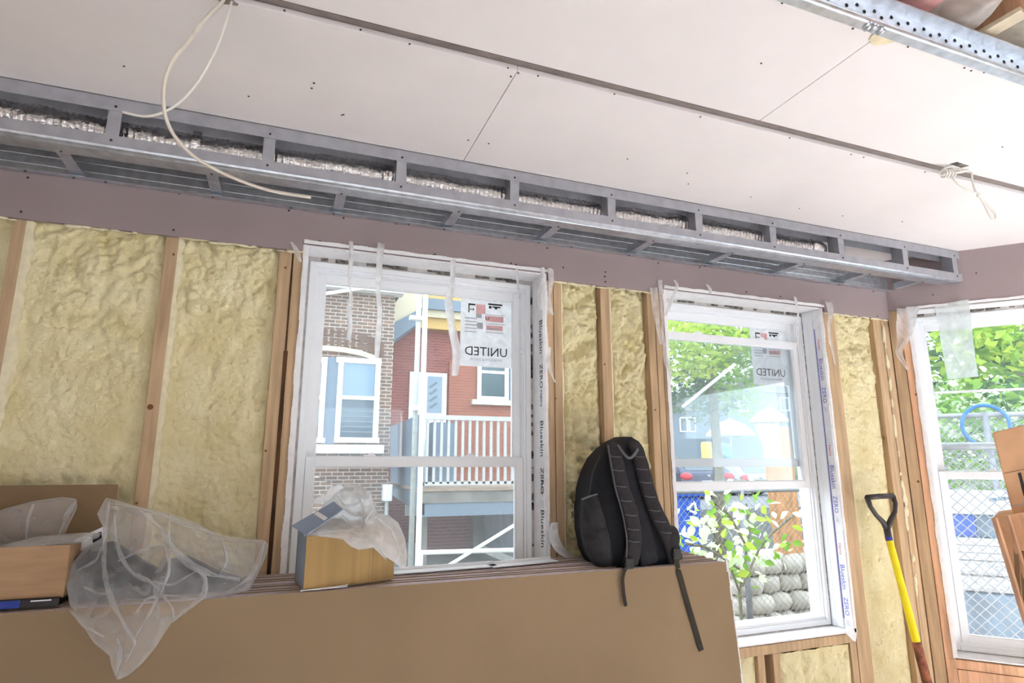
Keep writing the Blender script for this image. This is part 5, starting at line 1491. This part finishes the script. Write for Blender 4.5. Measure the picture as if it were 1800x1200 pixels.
# OSB board standing in the yard
yo = 5.2
zo = at(1385, 975, yo).z
ob = MB(); a, b = at(1356, 880, yo), at(1412, 880, yo); ob.obox(Vector((a.x, yo, zo)), Vector((b.x - a.x, .05, 0)), Vector((0, .02, 0)), Vector((0.0, .05, at(1380, 748, yo).z - zo)))
sw = thing('stone_wall', 'low dry stone wall carrying the strand board outside the open window', 'wall', ((a.x + b.x) / 2, yo, ZG), None)
rnd = random.Random(31); nr_ = 5; hz_ = (zo - ZG) / nr_
for r_i in range(nr_):
    x = a.x - .55 - rnd.uniform(0, .1)
    while x < b.x + .35:
        wv = rnd.uniform(.16, .30); mbs = MB().ell((0, 0, 0), wv * .52, .17, hz_ * .53, 10, 6)
        mbs.v = [tuple(Vector((math.copysign(abs(v[0]) ** .5 * (wv * .52) ** .5, v[0]), v[1], math.copysign(abs(v[2]) ** .5 * (hz_ * .53) ** .5, v[2]))) * (1 + .22 * noise.noise(Vector(v) * 11 + Vector((x, r_i, 0))))) for v in mbs.v]
        o = mbs.build('stone', M['stone'], None, smooth=True); o.location = (x + wv / 2, yo + .1 + rnd.uniform(-.03, .03), ZG + hz_ * (r_i + .5)); adopt(o, sw)
        x += wv
tag(ob.build('strand_board', M['osb'], bevel=.002), 'tall strand board standing upright in the yard outside the open window', 'board')

# cars on the street
def car(name, label, x0, x1, Y, ztop, m, zg=.62):
    t = thing(name, label, 'car', ((x0 + x1) / 2, Y, zg), 'cars on the street')
    w_ = x1 - x0; L_ = 4.2; h_ = ztop - zg
    def ring_(y, zl, zh, inset): return [(x0 + inset * .3, y, zl), (x1 - inset * .3, y, zl), (x1 - inset * .2, y, zl + (zh - zl) * .55), (x1 - inset, y, zh), (x0 + inset, y, zh), (x0 + inset * .2, y, zl + (zh - zl) * .55)]
    st = [(Y, zg + .35, zg + h_ * .62, .08), (Y + .1, zg + .22, zg + h_ * .70, .05), (Y + .45, zg + .2, zg + h_ * .97, .2), (Y + 1.2, zg + .2, ztop, .2), (Y + 2.4, zg + .2, zg + h_ * .98, .2), (Y + 3.1, zg + .2, zg + h_ * .62, .08), (Y + L_, zg + .25, zg + h_ * .5, .12)]
    R = [ring_(*s) for s in st]; mb = MB()
    for r in R: mb.v += r
    for i in range(len(R) - 1):
        for k in range(6): mb.f.append((i * 6 + k, i * 6 + (k + 1) % 6, (i + 1) * 6 + (k + 1) % 6, (i + 1) * 6 + k))
    mb.f.append(tuple(range(5, -1, -1))); mb.f.append(tuple(range((len(R) - 1) * 6, len(R) * 6)))
    mb.build('body', M[m], t, bevel=.05)
    MB().prism([(x0 + .25, Y + .12, zg + h_ * .70), (x1 - .25, Y + .12, zg + h_ * .70), (x1 - .35, Y + .40, zg + h_ * .93), (x0 + .35, Y + .40, zg + h_ * .93)], (0, -.02, .01)).build('rear_window', M['pane_d'], t)
    for x, s in ((x0, 1), (x1, -1)):
        MB().ell((x + s * .2, Y + .03, zg + h_ * .56), .19, .09, .10, 12, 8).build('tail_light', M['red'], t, smooth=True)
    MB().box((x0 + x1) / 2 - .22, (x0 + x1) / 2 + .22, Y - .03, Y, zg + h_ * .38, zg + h_ * .46).build('plate', M['whitep'], t)
    MB().ell(((x0 + x1) / 2, Y - .01, zg + h_ * .57), .07, .03, .04, 10, 6).build('badge', M['wire'], t, smooth=True)
    MB().box(x0 + .1, x1 - .1, Y - .08, Y + .1, zg + .3, zg + .45).build('bumper', M['buckle'], t, bevel=.03)
    for x in (x0 + .12, x1 - .12):
        for y in (Y + .85, Y + 3.3): MB().tube([(x - .11, y, zg + .33), (x + .11, y, zg + .33)], .33, 16).build('wheel', M['tyre'], t)


yc_ = 13.0
xa_, xb_ = at(1196, 835, yc_).x, at(1293, 835, yc_).x
car('dark_car', 'dark blue car with red tail lights beyond the yard', xa_, xb_, yc_, at(1240, 806, yc_).z, 'carb')
xa_, xb_ = at(1302, 835, yc_ + .8).x, at(1372, 835, yc_ + .8).x
car('grey_car', 'grey car parked beside the dark blue car', xa_, xb_, yc_ + .8, at(1330, 815, yc_ + .8).z, 'carg')

# far houses
def far_house(label, x0, x1, y0, yr, Y, m, wins=(), zg=1.64):
    a, b = at(x0, 800, Y).x, at(x1, 800, Y).x; z1, z2 = at((x0 + x1) / 2, y0, Y).z, at((x0 + x1) / 2, yr, Y).z
    t = thing('far_house', label, 'house', ((a + b) / 2, Y + 2, zg), 'far houses across the street')
    MB().box(a, b, Y, Y + 5, zg, z1).build('wall', M[m], t)
    MB().prism([(a - .3, Y - .3, z1), (b + .3, Y - .3, z1), ((a + b) / 2, Y - .3, z2)], (0, 5.6, 0)).build('roof', M['roof'], t)
    for (p0, q0, p1, q1) in wins:
        f_ = MB(); rect(f_, p0 - 2, q0 - 2, p1 + 2, q1 + 2, Y, .05, .05); f2_ = f_.build('window', M['whitep'], t)
        f_ = MB(); rect(f_, p0, q0, p1, q1, Y, .03, .07); f_.build('pane', M['pane_d'], f2_)


far_house('pale blue far house at the left of the open window view', 1165, 1226, 722, 690, 24, 'slate', [(1196, 735, 1206, 757), (1212, 735, 1220, 757)])
far_house('tall blue grey far house at the right of the open window view', 1285, 1400, 690, 655, 26, 'slate', [(1300, 700, 1312, 722), (1372, 700, 1384, 720)])

# garden parasols and odds and ends
def parasol(label, x, ytop, yb, Y, r, m, zg=1.64):
    tp = at(x, ytop, Y); eb = at(x, yb, Y)
    t = thing('parasol', label, 'parasol', (tp.x, Y, zg), 'parasols beyond the yard')
    MB().tube([(tp.x, Y, zg), (tp.x, Y, tp.z + .04)], .025, 8).build('pole', M['whitep'], t)
    n = 8; mb = MB(); rim = [(tp.x + r * math.cos(2 * math.pi * k / n), Y + r * math.sin(2 * math.pi * k / n), eb.z) for k in range(n)]
    mid = [(tp.x + r * .6 * math.cos(2 * math.pi * k / n), Y + r * .6 * math.sin(2 * math.pi * k / n), eb.z + (tp.z - eb.z) * .62) for k in range(n)]
    vs = rim + mid + [(tp.x, Y, tp.z)]
    mb.add(vs, [(k, (k + 1) % n, n + (k + 1) % n, n + k) for k in range(n)] + [(n + k, n + (k + 1) % n, 2 * n) for k in range(n)]); mb.build('canopy', M[m], t, solid=.01)
    v = MB(); [v.obox(rim[k], Vector(rim[(k + 1) % n]) - Vector(rim[k]), Vector((0, 0, -.10)), Vector((0, .01, 0))) for k in range(n)]; v.build('valance', M[m], t)


parasol('white dome shaped parasol beyond the yard', 1282, 736, 762, 20, .95, 'whitep')
parasol('white and pink garden parasol near the strand board', 1350, 716, 738, 19.5, .75, 'cream2')
M['pinkc'] = mat('pink_cloth', srgb(240, 190, 186), rough=.8, var=.06)
pb = Blob([(1326, 745), (1370, 742), (1366, 770), (1350, 785), (1336, 775)], lambda x, y: 19.3, .3, fold=.05, fs=30, seed=3)
tag(pb.build('pink_cloth', M['pinkc'], None, nr=8, na=40), 'pale pink cloth hanging below the white and pink parasol', 'cloth')
M['tarp'] = mat('blue_tarp', srgb(90, 170, 220), rough=.6, var=.1, scale=3)
tb1 = Blob([(1268, 778), (1285, 780), (1290, 809), (1262, 809)], lambda x, y: 18.7, .3, fold=.06, fs=40, seed=5)
tag(tb1.build('blue_tarp', M['tarp'], None, nr=8, na=40), 'light blue tarp heaped beyond the wire fence', 'tarp')
mb = MB(); rect(mb, 1243, 776, 1254, 808, 18.6, .4, 0); o = mb.build('yellow_drum', mat('yellow_paint', srgb(236, 206, 110), rough=.5), bevel=.08)
tag(o, 'small yellow drum standing beyond the wire fence', 'drum')
# long white pole crossing the foliage
tag(MB().tube([at(1200, 715, 7.6), at(1292, 640, 7.4)], .025, 8).build('roof_pole', M['whitep'], smooth=True), 'thin white pole slanting across the tree in the open window', 'pole')

# vine and blossoms near the open window
vn = thing('flowering_vine', 'flowering vine with washed-out pale leaves below the raised sash of the open window', 'shrub', (at(1300, 1000, 4.2).x, 4.2, ZG))
lf = MB(); s = .085
lf.add([(0, 0, 0), (.5 * s, .34 * s, .06 * s), (s, 0, -.05 * s), (.5 * s, -.34 * s, .06 * s), (.8 * s, .2 * s, 0), (.8 * s, -.2 * s, 0), (.25 * s, .25 * s, .03 * s), (.25 * s, -.25 * s, .03 * s)], [(0, 6, 1, 4, 2, 5, 3, 7)])
LM = [lf.mesh('leaf', M[k]) for k in ('leafp', 'leaf', 'leaf2')]
rnd = random.Random(21)
stems = [[(1300, 1040), (1310, 980), (1318, 930), (1312, 885)], [(1300, 1040), (1270, 960), (1235, 905)], [(1305, 1030), (1340, 950), (1395, 905)], [(1300, 1000), (1240, 960), (1205, 955)], [(1312, 960), (1280, 900), (1250, 880)]]
n_l = 0
r0 = at(1300, 1040, 4.2); MB().tube([(r0.x, r0.y, ZG), r0], .014, 6).build('stem', M['bark'], vn)
for k, st_ in enumerate(stems):
    P = smooth_path([at(x, y, 4.2 - .12 * k + .05 * i) for i, (x, y) in enumerate(st_)], 1, 5)
    MB().tube(P, .010, 6).build('stem', M['bark'], vn, smooth=True)
    for q in P[2:]:
        for _ in range(5):
            o_ = q + Vector((rnd.gauss(0, .10), rnd.gauss(0, .12), rnd.gauss(0, .09)))
            if o_.y < 3.2: continue
            inst('leaf', LM[rnd.choice((0, 0, 0, 0, 1, 2) if k else (1, 1, 2, 0))], o_, vn, (rnd.uniform(-1.2, 1.2), rnd.uniform(-1.2, 1.2), rnd.uniform(0, 6.28)), (rnd.uniform(.7, 1.25),) * 3); n_l += 1

# stones, planks and pipe on the ground
for k, (x, y, r) in enumerate([(1380, 1000, .10), (1398, 1004, .09), (1414, 998, .10), (1372, 1020, .07), (1420, 1022, .08), (1330, 1032, .08), (1395, 1030, .07)]):
    p = atz(x, y, ZG + .05); mb = MB().ell((0, 0, 0), r, r * .8, r * .75, 9, 6)
    mb.v = [tuple(Vector(v) * (1 + .25 * noise.noise(Vector(v) * 9 + Vector((k * 3, 0, 0))))) for v in mb.v]
    o = mb.build('garden_stone', M['stone'], smooth=True); o.location = p
    tag(o, ['pale garden stone, largest of the row under the strand board', 'pale garden stone, second in the row under the strand board', 'pale garden stone at the right end of the row under the strand board', 'small pale stone in front of the row of garden stones', 'small pale stone beside the right window jamb outside', 'pale stone at the foot of the flowering vine', 'low pale stone behind the grey planks'][k], 'stone', 'garden stones')
for k, (a, b, w_, m, lab) in enumerate([((1320, 1062), (1425, 1030), .22, 'plank', 'wide weathered plank lying on the soil outside the open window'), ((1318, 1075), (1370, 1110), .16, 'plank', 'grey plank lying below the open window sill'), ((1384, 1050), (1372, 1100), .10, 'osb', 'orange board offcut lying on the soil outside'), ((1340, 1022), (1425, 1052), .05, 'whitep', 'thin white batten lying across the planks outside')]):
    p, q = atz(*a, ZG + .03 + .03 * k), atz(*b, ZG + .03 + .03 * k)
    tag(MB().bar(p, q, w_, .03).build('ground_plank', M[m]), lab, 'plank', 'planks on the soil')
p = atz(1357, 1098, ZG); tag(MB().tube([p, p + Vector((0, 0, .22)), p + Vector((0, 0, .25))], [.022, .022, .03], 10).build('stub_pipe', M['whitep'], smooth=True), 'short white pipe standing out of the soil', 'pipe')

# outside the angled window: hoop, boards, blocks
c = atr(1733, 748, -3.24); R_ = (atr(1775, 748, -3.24) - atr(1690, 748, -3.24)).length / 2
hp = MB().tube([c + RE * (R_ * math.cos(t)) + Vector((0, 0, R_ * 1.05 * math.sin(t))) for t in [2 * math.pi * k / 40 for k in range(40)]], .017, 8, closed=True)
tag(hp.build('blue_hoop', M['bluehose'], smooth=True), 'bright blue hoop hanging beyond the wire fence', 'hoop')
nfa, nfb = atr(1560, 800, -0.95), atr(1960, 800, -0.95)
chainlink('chain link fence with a top rail directly outside the angled window', nfa, nfb, ZG, atr(1690, 784, -0.95).z, .06, r=.003, posts=2)
M['wrap'] = mat('white_wrap', srgb(214, 216, 220), rough=.4, var=.06, scale=8)
M['gravel'] = mat('pale_gravel', srgb(206, 206, 206), rough=.95, var=.2, scale=40, bump=.6, bscale=40)
M['bluegrey'] = mat('blue_grey_tarp', srgb(110, 132, 152), rough=.6, var=.15, scale=6)
OFF = -1.7


def zpx(y): return atr(1715, y, OFF).z


pa, pb_ = atr(1662, 880, OFF), atr(1900, 880, OFF); ex = Vector((pb_.x - pa.x, pb_.y - pa.y, 0))
def yard_box(z0, z1, a=0.0, b=1.0, d0=0.0, d1=.55): return MB().obox(Vector((pa.x, pa.y, z0)) + ex * a - RN * d0, ex * (b - a), -RN * (d1 - d0), Vector((0, 0, z1 - z0)))


sk = thing('gravel_sacks', 'pale gravel sacks stacked behind the fence outside the angled window', 'sacks', (pa.x, pa.y, ZG))
yard_box(ZG, zpx(1042)).build('sack', M['bluegrey'], sk, bevel=.03); yard_box(zpx(1040), zpx(1012), 0, .99).build('sack', M['gravel'], sk, bevel=.03); yard_box(zpx(1011), zpx(984), .01, 1).build('sack', M['gravel'], sk, bevel=.03)
hb2 = thing('packaged_boards', 'white wrapped board bundle on the sacks outside the angled window', 'boards', (pa.x, pa.y, zpx(984)))
for k in range(3): yard_box(zpx(984 - 13 * k), zpx(984 - 13 * k - 12), .0, .98 - .02 * k).build('board', M['wrap'], hb2, bevel=.005)
bc = thing('blue_crate', 'blue crate between two white bundles outside the angled window', 'crate', (pa.x, pa.y, zpx(945)))
yard_box(zpx(945), zpx(905), .0, .22, .04).build('crate_end', M['binblue'], bc, bevel=.01); yard_box(zpx(945), zpx(905), .22, .98, .04).build('crate_side', M['bluegrey'], bc, bevel=.01)
wp = thing('wrapped_bundle', 'white wrapped bundle with dark lettering on top outside the angled window', 'bundle', (pa.x, pa.y, zpx(904)))
yard_box(zpx(904), zpx(866)).build('wrapper', M['wrap'], wp, bevel=.015)
for (a, b, y0, y1) in ((.34, .40, 874, 880), (.41, .47, 872, 878), (.48, .52, 872, 877), (.55, .60, 890, 896)):
    yard_box(zpx(y1), zpx(y0), a, b, -.004, .002).build('print_block', M['bluegrey'], wp)
